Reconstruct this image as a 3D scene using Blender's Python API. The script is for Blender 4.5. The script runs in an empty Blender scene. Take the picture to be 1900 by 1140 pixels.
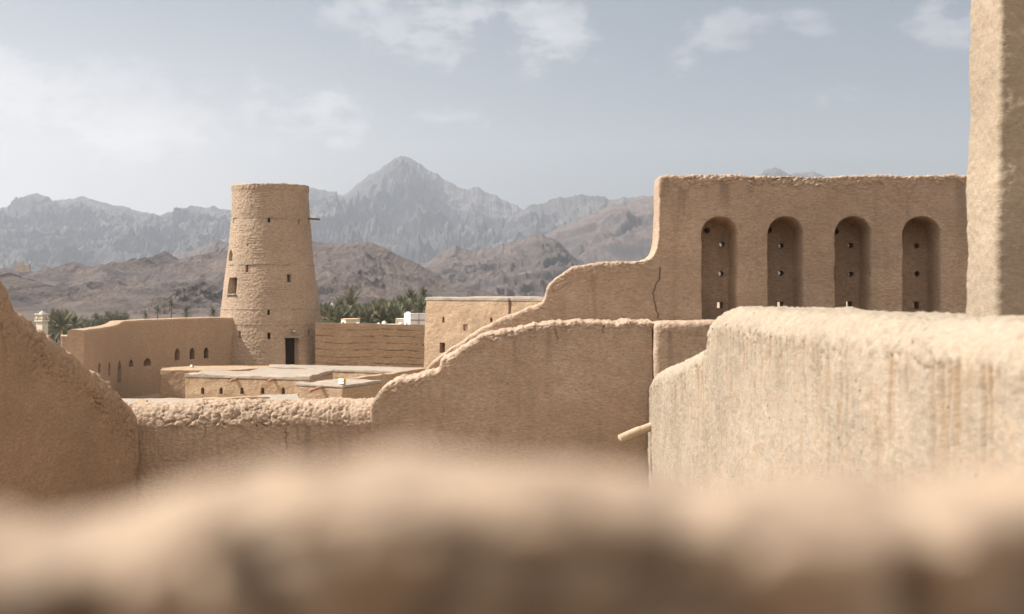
import bpy, bmesh, math, random
import numpy as np
from mathutils import Vector, Matrix

random.seed(7)
rng = np.random.default_rng(11)
sc = bpy.context.scene
COL = sc.collection
R = math.radians
F = 2639.0            # focal length in photo pixels (50 mm lens, 1900 px wide photo)
CX, HY = 950.0, 535.0  # photo centre column and horizon row
GZ = -7.6             # courtyard level (eye level is z = 0)
VZ = -13.0            # valley floor outside the fort


def P(px, py, Y):
    return Vector(((px - CX) / F * Y, Y, (HY - py) / F * Y))


def G(px, py, z):
    Y = -z * F / (py - HY)
    return Vector(((px - CX) / F * Y, Y, z))


# ---------------------------------------------------------------- noise (numpy)
_perm = rng.permutation(256)
_perm = np.concatenate([_perm, _perm, _perm])
_g = rng.normal(size=(256, 3)); _g /= np.linalg.norm(_g, axis=1)[:, None]


def perlin(x, y, z=0.0):
    x, y, z = np.broadcast_arrays(np.asarray(x, float), np.asarray(y, float), np.asarray(z, float))
    xi, yi, zi = np.floor(x).astype(int), np.floor(y).astype(int), np.floor(z).astype(int)
    xf, yf, zf = x - xi, y - yi, z - zi
    u, v, w = [t * t * t * (t * (t * 6 - 15) + 10) for t in (xf, yf, zf)]
    out = 0
    for dx in (0, 1):
        for dy in (0, 1):
            for dz in (0, 1):
                h = _perm[_perm[_perm[(xi + dx) & 255] + ((yi + dy) & 255)] + ((zi + dz) & 255)]
                g = _g[h]
                d = g[..., 0] * (xf - dx) + g[..., 1] * (yf - dy) + g[..., 2] * (zf - dz)
                out = out + d * (u if dx else 1 - u) * (v if dy else 1 - v) * (w if dz else 1 - w)
    return out * 1.5


def fbm(x, y, z=0.0, o=4, gain=0.5):
    a, s, f = 1.0, 0.0, 1.0
    for i in range(o):
        s = s + a * perlin(np.asarray(x) * f + i * 17.3, np.asarray(y) * f + i * 9.1, np.asarray(z) * f + i * 5.7)
        a *= gain; f *= 2.03
    return s


def ridged(x, y, o=5, gain=0.5):
    a, s, f, prev, tot = 1.0, 0.0, 1.0, 1.0, 0.0
    for i in range(o):
        n = 1 - np.abs(perlin(x * f + i * 31.7, y * f + i * 13.3, i * 7.7))
        n = n * n
        s = s + a * n * prev; tot += a
        prev = np.clip(n * 1.3, 0, 1); a *= gain; f *= 2.05
    return s / tot


_jit = rng.random((256, 3))


def worley(x, y, z):
    x, y, z = np.broadcast_arrays(np.asarray(x, float), np.asarray(y, float), np.asarray(z, float))
    xi, yi, zi = np.floor(x).astype(int), np.floor(y).astype(int), np.floor(z).astype(int)
    f1 = np.full(x.shape, 9.0); f2 = np.full(x.shape, 9.0)
    for dx in (-1, 0, 1):
        for dy in (-1, 0, 1):
            for dz in (-1, 0, 1):
                h = _perm[_perm[_perm[(xi + dx) & 255] + ((yi + dy) & 255)] + ((zi + dz) & 255)]
                j = _jit[h]
                d = np.sqrt((xi + dx + j[..., 0] - x) ** 2 + (yi + dy + j[..., 1] - y) ** 2 + (zi + dz + j[..., 2] - z) ** 2)
                f2 = np.where(d < f1, f1, np.minimum(f2, d)); f1 = np.minimum(f1, d)
    return f1, f2


def sst(a, b, x):
    t = np.clip((x - a) / (b - a), 0, 1)
    return t * t * (3 - 2 * t)


# ---------------------------------------------------------------- object helpers
def tag(o, label=None, cat=None, group=None, kind=None):
    if label: o['label'] = label
    if cat: o['category'] = cat
    if group: o['group'] = group
    if kind: o['kind'] = kind
    return o


def link(name, me, mat=None, parent=None, loc=None):
    o = bpy.data.objects.new(name, me); COL.objects.link(o)
    if me is not None and mat is not None and not me.materials:
        me.materials.append(mat)
    if loc is not None: o.location = loc
    if parent is not None: o.parent = parent
    return o


def empty(name, loc, rz=0.0):
    o = bpy.data.objects.new(name, None); COL.objects.link(o)
    o.location = loc; o.rotation_euler = (0, 0, rz); o.empty_display_size = 0.2
    return o


def np_mesh(name, v, quads, smooth=True, attrs=None):
    me = bpy.data.meshes.new(name)
    v = np.ascontiguousarray(v, dtype=np.float32); q = np.ascontiguousarray(quads, dtype=np.int32)
    k = q.shape[1]
    me.vertices.add(len(v)); me.vertices.foreach_set('co', v.ravel())
    me.loops.add(q.size); me.loops.foreach_set('vertex_index', q.ravel())
    me.polygons.add(len(q))
    me.polygons.foreach_set('loop_start', np.arange(0, q.size, k, dtype=np.int32))
    me.polygons.foreach_set('use_smooth', np.full(len(q), smooth, dtype=bool))
    for n, a in (attrs or {}).items():
        at = me.attributes.new(n, 'FLOAT', 'POINT'); at.data.foreach_set('value', np.ascontiguousarray(a, dtype=np.float32))
    me.update(calc_edges=True); me.validate()
    return me


def grid_quads(nu, nv, close_u=False):
    i = np.arange(nu if close_u else nu - 1)[:, None]; j = np.arange(nv - 1)[None, :]
    i2 = (i + 1) % nu
    a = i * nv + j; b = i2 * nv + j
    return np.stack([a, b, b + 1, a + 1], -1).reshape(-1, 4)


def bm_obj(name, bm, mat, parent=None, loc=None, smooth=False, bevel=0.0):
    if bevel:
        es = [e for e in bm.edges if e.is_manifold and e.calc_face_angle(0) > 0.5]
        bmesh.ops.bevel(bm, geom=es, offset=bevel, segments=2, affect='EDGES', profile=0.6)
    bmesh.ops.recalc_face_normals(bm, faces=bm.faces)
    me = bpy.data.meshes.new(name); bm.to_mesh(me); bm.free()
    if smooth:
        me.polygons.foreach_set('use_smooth', np.ones(len(me.polygons), dtype=bool))
    return link(name, me, mat, parent, loc)


def prism_bm(poly, z0, z1, bm=None):
    """poly: list of (x, y) ; vertical prism"""
    bm = bm or bmesh.new()
    lo = [bm.verts.new((p[0], p[1], z0)) for p in poly]
    hi = [bm.verts.new((p[0], p[1], z1)) for p in poly]
    n = len(poly)
    for i in range(n):
        bm.faces.new((lo[i], lo[(i + 1) % n], hi[(i + 1) % n], hi[i]))
    bm.faces.new(hi); bm.faces.new(lo[::-1])
    return bm


def box_bm(c, s, bm=None, rz=0.0):
    bm = bm or bmesh.new()
    m = Matrix.Translation(c) @ Matrix.Rotation(rz, 4, 'Z') @ Matrix.Diagonal((s[0], s[1], s[2], 1))
    bmesh.ops.create_cube(bm, size=1.0, matrix=m)
    return bm


def mudblock(name, poly, z0, z1, mat, parent=None, step=0.28, jit=0.06, topjit=0.05, batter=0.0):
    """Plastered block: wavy side grids + top, slightly irregular."""
    n = len(poly)
    per = []
    for i in range(n):
        a = Vector(poly[i]).to_2d(); b = Vector(poly[(i + 1) % n]).to_2d()
        k = max(1, int((b - a).length / step))
        for j in range(k):
            per.append(a.lerp(b, j / k))
    cen = sum((p for p in per), Vector((0, 0))) / len(per)
    per = np.array(per); m = len(per)
    nz = max(2, int((z1 - z0) / step) + 1)
    zs = np.linspace(z0, z1, nz)
    bm = bmesh.new(); rows = []
    for r, z in enumerate(zs):
        q = per + (per - np.array(cen)) * (batter * (z1 - z))
        dx = fbm(q[:, 0] * 0.9, q[:, 1] * 0.9, z * 0.9, 3) * jit
        dy = fbm(q[:, 0] * 0.9 + 40, q[:, 1] * 0.9, z * 0.9, 3) * jit
        dz = fbm(q[:, 0] * 0.7, q[:, 1] * 0.7 + 9, 0.3, 3) * topjit if r == nz - 1 else np.zeros(m)
        rows.append([bm.verts.new((q[i, 0] + dx[i], q[i, 1] + dy[i], z + dz[i])) for i in range(m)])
    for r in range(nz - 1):
        for i in range(m):
            bm.faces.new((rows[r][i], rows[r][(i + 1) % m], rows[r + 1][(i + 1) % m], rows[r + 1][i]))
    f = bm.faces.new(rows[-1]); g = bm.faces.new(rows[0][::-1])
    bm.normal_update()
    es = [e for e in bm.edges if e.is_manifold and e.calc_face_angle(0) > 0.9 and max(v.co.z for v in e.verts) > z1 - 0.4]
    bmesh.ops.bevel(bm, geom=es, offset=0.05, segments=2, affect='EDGES', profile=0.5)
    bmesh.ops.triangulate(bm, faces=[f for f in bm.faces if len(f.verts) > 4])
    return bm_obj(name, bm, mat, parent)


def arch_pts(w, h, pointed=0.0, n=8):
    """outline of an arched opening, base centre at (0,0)"""
    r = w / 2; rise = min(r * (1 + pointed), 0.6 * h); sp = h - rise
    pts = [(-r, 0), (r, 0)]
    for i in range(n + 1):
        a = math.pi * (i + 0.02) / (n + 0.04)
        x = r * math.cos(a); y = math.sin(a)
        y = (y * (1 - 0.5 * pointed) + 0.5 * pointed * (1 - abs(math.cos(a)))) * rise
        pts.append((x, sp + y))
    return pts


def cutter(bm, pts, origin, normal, d_out, d_in):
    """prism of outline pts (u along wall, v up) cut along wall normal"""
    n = Vector(normal).normalized(); u = Vector((-n.y, n.x, 0))
    o = Vector(origin)
    a = [bm.verts.new(o + u * p[0] + Vector((0, 0, p[1])) + n * d_out) for p in pts]
    b = [bm.verts.new(o + u * p[0] + Vector((0, 0, p[1])) - n * d_in) for p in pts]
    k = len(pts)
    for i in range(k):
        bm.faces.new((a[i], a[(i + 1) % k], b[(i + 1) % k], b[i]))
    bm.faces.new(a[::-1]); bm.faces.new(b)


def cut(o, bm):
    bmesh.ops.recalc_face_normals(bm, faces=bm.faces)
    me = bpy.data.meshes.new('cutter'); bm.to_mesh(me); bm.free()
    c = bpy.data.objects.new('cutter', me); COL.objects.link(c)
    bpy.context.view_layer.update(); c.matrix_world = o.matrix_world.copy()
    md = o.modifiers.new('b', 'BOOLEAN'); md.object = c; md.operation = 'DIFFERENCE'; md.solver = 'EXACT'
    bpy.context.view_layer.update()
    dg = bpy.context.evaluated_depsgraph_get()
    new = bpy.data.meshes.new_from_object(o.evaluated_get(dg))
    o.modifiers.clear(); o.data = new
    bpy.data.objects.remove(c); bpy.data.meshes.remove(me)


def tube_mesh(name, pts, rads, n=16, cap=True, ribs=None):
    """tube along a polyline"""
    pts = [Vector(p) for p in pts]
    rings = []
    for i, p in enumerate(pts):
        t = (pts[min(i + 1, len(pts) - 1)] - pts[max(i - 1, 0)]).normalized()
        a = t.cross(Vector((0, 0, 1)));
        if a.length < 1e-3: a = t.cross(Vector((1, 0, 0)))
        a.normalize(); b = t.cross(a)
        rings.append([p + (a * math.cos(2 * math.pi * k / n) + b * math.sin(2 * math.pi * k / n)) * rads[i] for k in range(n)])
    bm = bmesh.new()
    vv = [[bm.verts.new(q) for q in r] for r in rings]
    for i in range(len(vv) - 1):
        for k in range(n):
            bm.faces.new((vv[i][k], vv[i][(k + 1) % n], vv[i + 1][(k + 1) % n], vv[i + 1][k]))
    if cap:
        bm.faces.new(vv[0]); bm.faces.new(vv[-1][::-1])
    bmesh.ops.recalc_face_normals(bm, faces=bm.faces)
    me = bpy.data.meshes.new(name); bm.to_mesh(me); bm.free()
    me.polygons.foreach_set('use_smooth', np.ones(len(me.polygons), dtype=bool))
    return me


# ---------------------------------------------------------------- materials
class N:
    def __init__(s, mat):
        s.t = mat.node_tree; s.n = s.t.nodes; s.l = s.t.links

    def add(s, typ, **kw):
        nd = s.n.new(typ)
        for k, v in kw.items():
            if k.startswith('i_'):
                key = k[2:]; nd.inputs[int(key) if key.isdigit() else key].default_value = v
            else:
                setattr(nd, k, v)
        return nd

    def m(s, op, a, b=None, c=None, clamp=False):
        nd = s.n.new('ShaderNodeMath'); nd.operation = op; nd.use_clamp = clamp
        for i, x in enumerate((a, b, c)):
            if x is None: continue
            if isinstance(x, (int, float)): nd.inputs[i].default_value = x
            else: s.l.new(x, nd.inputs[i])
        return nd.outputs[0]

    def noise(s, vec, scale, detail=3.0, rough=0.55, stretch=None, dist=0.0):
        if stretch:
            mp = s.add('ShaderNodeMapping'); mp.inputs['Scale'].default_value = stretch
            s.l.new(vec, mp.inputs['Vector']); vec = mp.outputs[0]
        nd = s.add('ShaderNodeTexNoise'); nd.inputs['Scale'].default_value = scale
        nd.inputs['Detail'].default_value = detail; nd.inputs['Roughness'].default_value = rough
        nd.inputs['Distortion'].default_value = dist
        s.l.new(vec, nd.inputs['Vector']); return nd.outputs['Fac']

    def ramp(s, x, a, b, lo=0.0, hi=1.0):
        nd = s.add('ShaderNodeMapRange'); nd.interpolation_type = 'SMOOTHSTEP'
        nd.inputs[1].default_value = a; nd.inputs[2].default_value = b
        nd.inputs[3].default_value = lo; nd.inputs[4].default_value = hi
        s.l.new(x, nd.inputs[0]); return nd.outputs[0]

    def mix(s, f, a, b, blend='MIX'):
        nd = s.n.new('ShaderNodeMix'); nd.data_type = 'RGBA'; nd.blend_type = blend
        for i, x in ((0, f), (6, a), (7, b)):
            if isinstance(x, (int, float)): nd.inputs[i].default_value = x
            elif isinstance(x, tuple): nd.inputs[i].default_value = (*x[:3], 1)
            else: s.l.new(x, nd.inputs[i])
        return nd.outputs[2]


def new_mat(name):
    m = bpy.data.materials.new(name); m.use_nodes = True
    b = m.node_tree.nodes['Principled BSDF']
    b.inputs['Roughness'].default_value = 0.95
    b.inputs['Specular IOR Level'].default_value = 0.08
    return m, N(m), b


def mul(c, k):
    return tuple(min(1, x * k) for x in c)


def mud(name, col, grain=28.0, bump=0.5, dist=0.012, var=1.0, streak=0.5, pits=0.5, stretch=(1, 1, 1.6), big=0.9, lump=0.0, lump_scale=5.0, warm=None, stain_shade_col=None, stroke=0.5):
    m, n, b = new_mat(name)
    tc = n.add('ShaderNodeTexCoord').outputs['Object']
    big_n = n.noise(tc, big, 4, 0.6)
    med = n.noise(tc, big * 5, 4, 0.6)
    fine = n.noise(tc, grain, 4, 0.65, stretch)
    c = n.mix(n.ramp(big_n, 0.3, 0.7), mul(col, 1 - 0.16 * var), mul(col, 1 + 0.12 * var))
    c = n.mix(n.ramp(med, 0.35, 0.75, 0, 0.6 * var), c, warm or (col[0] * 0.92, col[1] * 0.84, col[2] * 0.76))
    c = n.mix(n.ramp(fine, 0.32, 0.68, 0.0, 0.5), c, mul(col, 0.68))
    strokes = n.noise(tc, grain * 0.55, 3, 0.6, (1.0, 1.0, 3.2), 0.8)
    c = n.mix(n.ramp(strokes, 0.42, 0.7, 0.0, stroke), c, mul(col, 0.62))
    c = n.mix(n.ramp(strokes, 0.30, 0.46, 0.35, 0.0), c, mul(col, 1.3))
    if streak:
        st = n.noise(tc, 1.0, 4, 0.65, (4.5, 4.5, 0.35))
        c = n.mix(n.ramp(st, 0.5, 0.74, 0, 0.55 * streak), c, mul(col, 0.55))
    at = n.add('ShaderNodeAttribute', attribute_name='crest').outputs['Fac']
    c = n.mix(n.m('MULTIPLY', at, 0.3), c, mul(col, 1.05))
    st_at = n.add('ShaderNodeAttribute', attribute_name='stain_shade').outputs['Fac']
    c = n.mix(n.m('MULTIPLY', st_at, 0.75), c, stain_shade_col or mul(col, 0.5))  # tints rain stains and the painted shade of cracks and holes
    if pits:
        vo = n.add('ShaderNodeTexVoronoi', i_Scale=grain * 0.45); n.l.new(tc, vo.inputs['Vector'])
        pm = n.noise(tc, grain * 0.12, 2)
        pit = n.m('MULTIPLY', n.ramp(vo.outputs['Distance'], 0.10, 0.2, 1, 0), n.ramp(pm, 0.52, 0.66))
        c = n.mix(n.m('MULTIPLY', pit, pits), c, mul(col, 0.35))
    n.l.new(c, b.inputs['Base Color'])
    h = n.m('ADD', fine, n.m('MULTIPLY', med, 0.8))
    fine2 = n.noise(tc, grain * 2.7, 2, 0.6)
    h = n.m('ADD', h, n.m('MULTIPLY', fine2, 0.45)); h = n.m('SUBTRACT', h, n.m('MULTIPLY', strokes, 0.8))
    if lump:
        v2 = n.add('ShaderNodeTexVoronoi', i_Scale=lump_scale, feature='SMOOTH_F1'); n.l.new(tc, v2.inputs['Vector'])
        h = n.m('ADD', h, n.m('MULTIPLY', v2.outputs['Distance'], -lump))
    if pits: h = n.m('SUBTRACT', h, n.m('MULTIPLY', pit, pits * 1.2))
    bp = n.add('ShaderNodeBump'); bp.inputs['Strength'].default_value = bump; bp.inputs['Distance'].default_value = dist
    n.l.new(h, bp.inputs['Height']); n.l.new(bp.outputs[0], b.inputs['Normal'])
    return m


def plain(name, col, rough=0.8, var=0.15, scale=6.0):
    m, n, b = new_mat(name)
    tc = n.add('ShaderNodeTexCoord').outputs['Object']
    f = n.noise(tc, scale, 4, 0.6)
    n.l.new(n.mix(n.ramp(f, 0.3, 0.7), mul(col, 1 - var), mul(col, 1 + var)), b.inputs['Base Color'])
    b.inputs['Roughness'].default_value = rough
    return m


BASE = (0.415, 0.308, 0.226)
M_near = mud('mud_plaster', BASE, var=1.3, stroke=0.8, grain=26, bump=0.9, dist=0.014, pits=0.45, stretch=(1, 1, 2.0))
M_sun = mud('rilled_mud_plaster', (0.325, 0.272, 0.209), stroke=0.3, grain=32, bump=0.6, dist=0.012, pits=1.0, streak=0.0, warm=(0.38, 0.275, 0.185), stain_shade_col=(0.235, 0.155, 0.09))
M_pillar = mud('coarse_mud_plaster', (0.355, 0.283, 0.207), stroke=0.3, grain=36, bump=0.65, dist=0.011, pits=0.5, streak=0.0)
M_fore = mud('crumbled_mud', (0.35, 0.265, 0.195), var=1.7, grain=60, bump=0.5, dist=0.004, pits=0.3, streak=0, big=9)
M_tower = mud('tower_mud', (0.40, 0.299, 0.217), grain=9, bump=0.55, dist=0.05, pits=0.35, streak=0.25, big=0.35, lump=0.5, lump_scale=3.2, stretch=(1, 1, 2.2), stroke=1.0)
M_house = mud('rough_building_mud', (0.42, 0.30, 0.20), grain=6.0, bump=0.5, dist=0.06, pits=0.3, streak=0.15, big=0.3, lump=0.6, lump_scale=4.5)
M_smooth = mud('smooth_mud_plaster', (0.405, 0.285, 0.195), grain=7, bump=0.25, dist=0.03, pits=0.1, streak=0.25, big=0.25, var=0.6)
M_roof = mud('roof_plaster', (0.34, 0.285, 0.232), grain=4, bump=0.2, dist=0.03, pits=0.1, streak=0.0, big=0.3, var=0.7)
M_rough = mud('rough_block_mud', (0.40, 0.285, 0.19), grain=6, bump=0.7, dist=0.06, pits=0.3, streak=0.2, big=0.4)
M_wood = plain('weathered_wood', (0.16, 0.085, 0.05), 0.8, 0.3, 8)
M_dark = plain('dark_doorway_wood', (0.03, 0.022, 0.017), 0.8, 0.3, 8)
M_clay = plain('clay_pipe', (0.44, 0.33, 0.23), 0.8, 0.12, 20)
M_terra = plain('terracotta_pipe', (0.30, 0.17, 0.11), 0.8, 0.15, 10)
M_white = plain('white_paint', (0.78, 0.76, 0.72), 0.7, 0.04, 2)
M_cream = plain('cream_paint', (0.66, 0.58, 0.44), 0.7, 0.06, 2)
M_dome = plain('grey_dome_paint', (0.42, 0.44, 0.47), 0.5, 0.06, 2)
M_pink = plain('pink_trim', (0.45, 0.25, 0.19), 0.8, 0.1, 2)
M_lampw = plain('lamp_white', (0.85, 0.85, 0.82), 0.4, 0.02, 2)
M_lampf = plain('lamp_frame_ochre', (0.38, 0.27, 0.09), 0.6, 0.1, 8)
M_metal = plain('grey_metal', (0.18, 0.18, 0.18), 0.5, 0.1, 8)
M_trunk = plain('palm_trunk_bark', (0.13, 0.095, 0.065), 0.9, 0.35, 6)
M_frond = plain('palm_frond', (0.115, 0.118, 0.07), 0.6, 0.4, 1.3)
M_dry = plain('dry_palm_frond', (0.27, 0.22, 0.13), 0.8, 0.3, 2)
M_leaf = plain('dusty_tree_leaf', (0.13, 0.128, 0.08), 0.75, 0.4, 1.2)


# ---------------------------------------------------------------- near walls: swept outline
def chaikin(pts, k=2):
    pts = [np.array(p, float) for p in pts]
    for _ in range(k):
        q = [pts[0]]
        for a, b in zip(pts[:-1], pts[1:]):
            q += [a * 0.75 + b * 0.25, a * 0.25 + b * 0.75]
        q.append(pts[-1]); pts = q
    return np.array(pts)


class Frame:
    """vertical wall plane: origin (x,y), unit direction d along the wall, front normal n"""
    def __init__(s, ax, ay, bx, by):
        s.o = np.array([ax, ay], float); d = np.array([bx - ax, by - ay], float)
        s.len = np.linalg.norm(d); s.d = d / s.len
        s.n = np.array([s.d[1], -s.d[0]])

    def px(s, px, py):
        k = (px - CX) / F
        t = (k * s.o[1] - s.o[0]) / (s.d[0] - k * s.d[1])
        Y = s.o[1] + t * s.d[1]
        return (t, (HY - py) / F * Y)

    def world(s, t, dep, z):   # dep: distance behind the front face
        p = s.o[None, :] + t[:, None] * s.d[None, :] - dep[:, None] * s.n[None, :]
        return np.column_stack([p, z])


def wall(name, fr, outline, T, r, zvis, zbase, mat, h=0.014, cap_band=0.12, cap_out=0.012, cob=0.02, cob_scale=7.0,
         rill=0.006, und=0.025, niches=(), holes=(), blind=(), slots=(), cracks=(), back_dense=False, smooth_k=2,
         arc=10, rill_len=0.6, top_n=14, coarse=0.004, stain_len=0.7, rill_freq=11.0, parent=None, seed=0.0, tilt=0.0, drip=0.0, flat=0.5, crumb=0.004, wob_out=0.0, sx=1.0, crack_shade=0.15, rill_stain=0.0, topk=1.0):
    C = chaikin(outline, smooth_k)
    if wob_out:
        qq = np.r_[0, np.cumsum(np.linalg.norm(np.diff(C, axis=0), axis=1))]
        uu = np.linspace(0, qq[-1], int(qq[-1] / 0.04)); C = np.column_stack([np.interp(uu, qq, C[:, 0]), np.interp(uu, qq, C[:, 1])])
        C[:, 1] += fbm(C[:, 0] * 2.2 + seed, 0.4, 0.2, 5, 0.7) * wob_out * 0.8
        C[:, 0] = np.maximum.accumulate(C[:, 0] + fbm(C[:, 1] * 3.0 + seed, 0.9, 0.2, 3) * wob_out * 0.7)
    seg = np.r_[0, np.cumsum(np.linalg.norm(np.diff(C, axis=0), axis=1))]
    nu = max(8, int(seg[-1] / h)); u = np.linspace(0, seg[-1], nu)
    cs = np.interp(u, seg, C[:, 0]); cz = np.interp(u, seg, C[:, 1])
    ts, tz = np.gradient(cs), np.gradient(cz); L = np.hypot(ts, tz) + 1e-9
    Ns, Nz = -tz / L, ts / L
    k = max(3, int(r / h)) | 1
    ker = np.ones(k) / k
    Ns = np.convolve(np.pad(Ns, k // 2, 'edge'), ker, 'valid'); Nz = np.convolve(np.pad(Nz, k // 2, 'edge'), ker, 'valid')
    L = np.hypot(Ns, Nz) + 1e-9; Ns /= L; Nz /= L
    si = cs - r * Ns; zi = cz - r * Nz
    si = np.maximum.accumulate(si)
    zi = np.maximum(zi, zvis + 0.05)
    rt = min(r, T * 0.48)
    rows = []   # each: s, t, z, nt, ns, nz, crestmask
    nv = max(6, int((np.max(zi) - zvis) / h))
    rows.append((si, np.zeros(nu), np.full(nu, zbase), 'f'))
    for j in range(nv + 1):
        rows.append((si, np.zeros(nu), zvis + (zi - zvis) * (j / nv), 'f'))
    for j in range(1, arc + 1):
        a = math.pi / 2 * j / arc
        e = r * (1 - math.sin(a))
        rows.append((cs - e * Ns if j == arc else (si + (cs - si) * math.sin(a)), np.full(nu, rt * (1 - math.cos(a))), zi + (cz - zi) * math.sin(a), ('a', a)))
    for j in range(1, top_n):
        rows.append((cs, np.full(nu, rt + (T - 2 * rt) * j / top_n), cz + tilt * (j / top_n), 'c'))
    for j in range(0, 5):
        a = math.pi / 2 * j / 4
        rows.append((cs + (si - cs) * (1 - math.cos(a)), np.full(nu, T - rt + rt * math.sin(a)), zi + (cz - zi) * math.cos(a) + tilt, ('b', a)))
    nb = nv if back_dense else 6
    for j in range(1, nb + 1):
        rows.append((si, np.full(nu, T), zi + tilt + (zvis - zi - tilt) * j / nb, 'k'))
    rows.append((si, np.full(nu, T), np.full(nu, zbase), 'k'))
    nr = len(rows)
    S = np.stack([x[0] for x in rows], 1); Tt = np.stack([x[1] for x in rows], 1); Z = np.stack([x[2] for x in rows], 1)
    front = np.array([x[3] == 'f' for x in rows]); back = np.array([x[3] == 'k' for x in rows])
    nt = np.zeros(nr); nn = np.zeros(nr)
    for i, x in enumerate(rows):
        if x[3] == 'f': nt[i] = -1
        elif x[3] == 'k': nt[i] = 1
        elif x[3] == 'c': nn[i] = 1
        elif x[3][0] == 'a': nt[i] = -math.cos(x[3][1]); nn[i] = math.sin(x[3][1])
        else: nt[i] = math.sin(x[3][1]); nn[i] = math.cos(x[3][1])
    # distance to the outline for the crest mask (use outline height above + horizontal distance)
    below = np.maximum(cz[:, None] - Z, 0) * np.maximum(Nz[:, None], 0.15)
    below = np.where((front | back)[None, :], np.maximum(below - r * 0.6, 0), 0)
    q = (S + seed, Tt + seed * 0.7, Z)
    edge = (fbm(q[0] * 4, q[1] * 4, q[2] * 4, 4, 0.65)) * cap_band * 1.2
    crest = 1 - sst(cap_band * 0.75, cap_band * 1.0, below + edge)
    D = fbm(q[0] * 0.8, q[1] * 0.8, q[2] * 0.8, 3) * und + fbm(q[0] * 4, q[1] * 4, q[2] * 4, 3) * und * 0.35
    D += fbm(q[0] * 16, q[1] * 16, q[2] * 24, 3) * coarse
    wx = fbm(q[0] * 3, q[1] * 3, q[2] * 3, 2) * 0.5
    f1, f2 = worley(q[0] * cob_scale * sx + wx, q[1] * cob_scale + wx, q[2] * cob_scale * 1.3)
    g1, g2 = worley(q[0] * cob_scale * sx * 2.3 + wx + 9, q[1] * cob_scale * 2.3, q[2] * cob_scale * 2.6)
    rough_ = fbm(q[0] * 22, q[1] * 22, q[2] * 26, 3)
    pillow = sst(0.0, 0.38, f2 - f1) - 0.62 + (0.5 - f1) * 0.9 + 0.35 * (sst(0.0, 0.35, g2 - g1) - 0.6)
    slab = 1.0 * (sst(0.0, 0.07, f2 - f1 + rough_ * 0.04) - 0.9) + 0.5 * (sst(0.0, 0.12, g2 - g1 + rough_ * 0.06) - 0.85) + 0.5 * fbm(q[0] * 6, q[1] * 6, q[2] * 6, 3)
    cobble = pillow * (1 - flat) + slab * flat
    upm = (np.clip(Nz, 0.1, 1) ** 2)[:, None]
    cobmod = sst(-0.3, 0.4, fbm(q[0] * 0.9 + 5, q[1] * 0.9, q[2] * 0.9, 3))
    D += np.where((nn > 0.5)[None, :], topk, 1.0) * crest * upm * (cap_out + cob * cobble * (0.15 + 1.05 * cobmod) + crumb * rough_)
    # rills running down from the crest
    rl = fbm(q[0] * rill_freq, q[1] * 2, q[2] * 0.9, 3)
    rmask = np.exp(-np.maximum(below - cap_band * 0.6, 0) / rill_len) * (1 - crest)
    D -= rill * 2.2 * np.maximum(rl, -0.15) * np.where((front | back)[None, :], 0.25 + rmask, 0)
    stain_shade = sst(-0.25, 0.35, fbm(q[0] * 0.6 + 2, 0.3, q[2] * 0.2, 2)) * np.clip(sst(0.05, 0.5, fbm(q[0] * rill_freq * 0.55 + 3, 0.0, q[2] * 0.5, 3)), 0, 1) * np.exp(-np.maximum(below - cap_band, 0) / stain_len) * (1 - crest) * (front | back)[None, :]
    stain_shade = np.maximum(stain_shade, crack_shade * crest * (1 - sst(0.02, 0.09, f2 - f1 + rough_ * 0.04)))  # painted shade: crest cracks darkened in the colour where occlusion is too weak
    if rill_stain:
        gr = sst(0.02, 0.40, rl) * (0.35 + 0.65 * sst(-0.3, 0.3, fbm(q[0] * 0.9 + 5, 0.2, q[2] * 0.8, 3)))
        stain_shade = np.maximum(stain_shade, rill_stain * gr * (0.12 + rmask) * np.where(front[None, :], 1, 0))
    if drip:
        dn = sst(0.0, 0.35, perlin(q[0] * 3.1 + 7, q[1], q[2] * 0.4)) * (1 - sst(drip * 0.4, drip, below)) * front[None, :]
        D += dn * 0.02
    for pl in cracks:
        pl = np.array(pl)
        dmin = np.full(S.shape, 9.0)
        wob = fbm(q[2] * 12, q[0] * 3, 0.5, 4) * 0.03
        for a, b in zip(pl[:-1], pl[1:]):
            ab = b - a; tt = np.clip(((S + wob - a[0]) * ab[0] + (Z - a[1]) * ab[1]) / (ab @ ab), 0, 1)
            dmin = np.minimum(dmin, np.hypot(S + wob - a[0] - tt * ab[0], Z - a[1] - tt * ab[1]))
        D -= np.where(front[None, :], 0.03 * (1 - sst(0.002, 0.012, dmin)), 0)
        stain_shade = np.maximum(stain_shade, np.where(front[None, :], 0.55 * (1 - sst(0.002, 0.013, dmin)), 0))  # colour darkened along each carved crack
    Sx = S + D * nn[None, :] * Ns[:, None]; Zx = Z + D * nn[None, :] * Nz[:, None]; Tx = Tt + D * nt[None, :]
    fm = front[None, :]
    for (s0, w, ztop, zbot, dep) in niches:
        rr = w / 2; ds = np.abs(S - s0) + fbm(q[2] * 4, q[0] * 2, 1.5, 2) * 0.012
        zc = ztop - rr
        sd = np.where(Z > zc, rr - np.hypot(S - s0, Z - zc), rr - ds); sd = np.where(Z < zbot, -1, sd)
        soft = np.where(S > s0, 0.075, 0.045)
        Tx += np.where(fm, dep * sst(-0.012, 1.0, (sd + 0.02) / soft) ** 0.75 * 1.0, 0)
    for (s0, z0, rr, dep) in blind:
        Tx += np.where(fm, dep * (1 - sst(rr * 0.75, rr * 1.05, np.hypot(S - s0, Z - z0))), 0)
        stain_shade = np.maximum(stain_shade, np.where(fm, 1.3 * (1 - sst(rr * 0.75, rr * 1.05, np.hypot(S - s0, Z - z0))), 0))  # shade of the blind hole painted in along with its depth
    both = (front | back)[None, :]
    kill = np.zeros(S.shape, bool)
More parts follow.
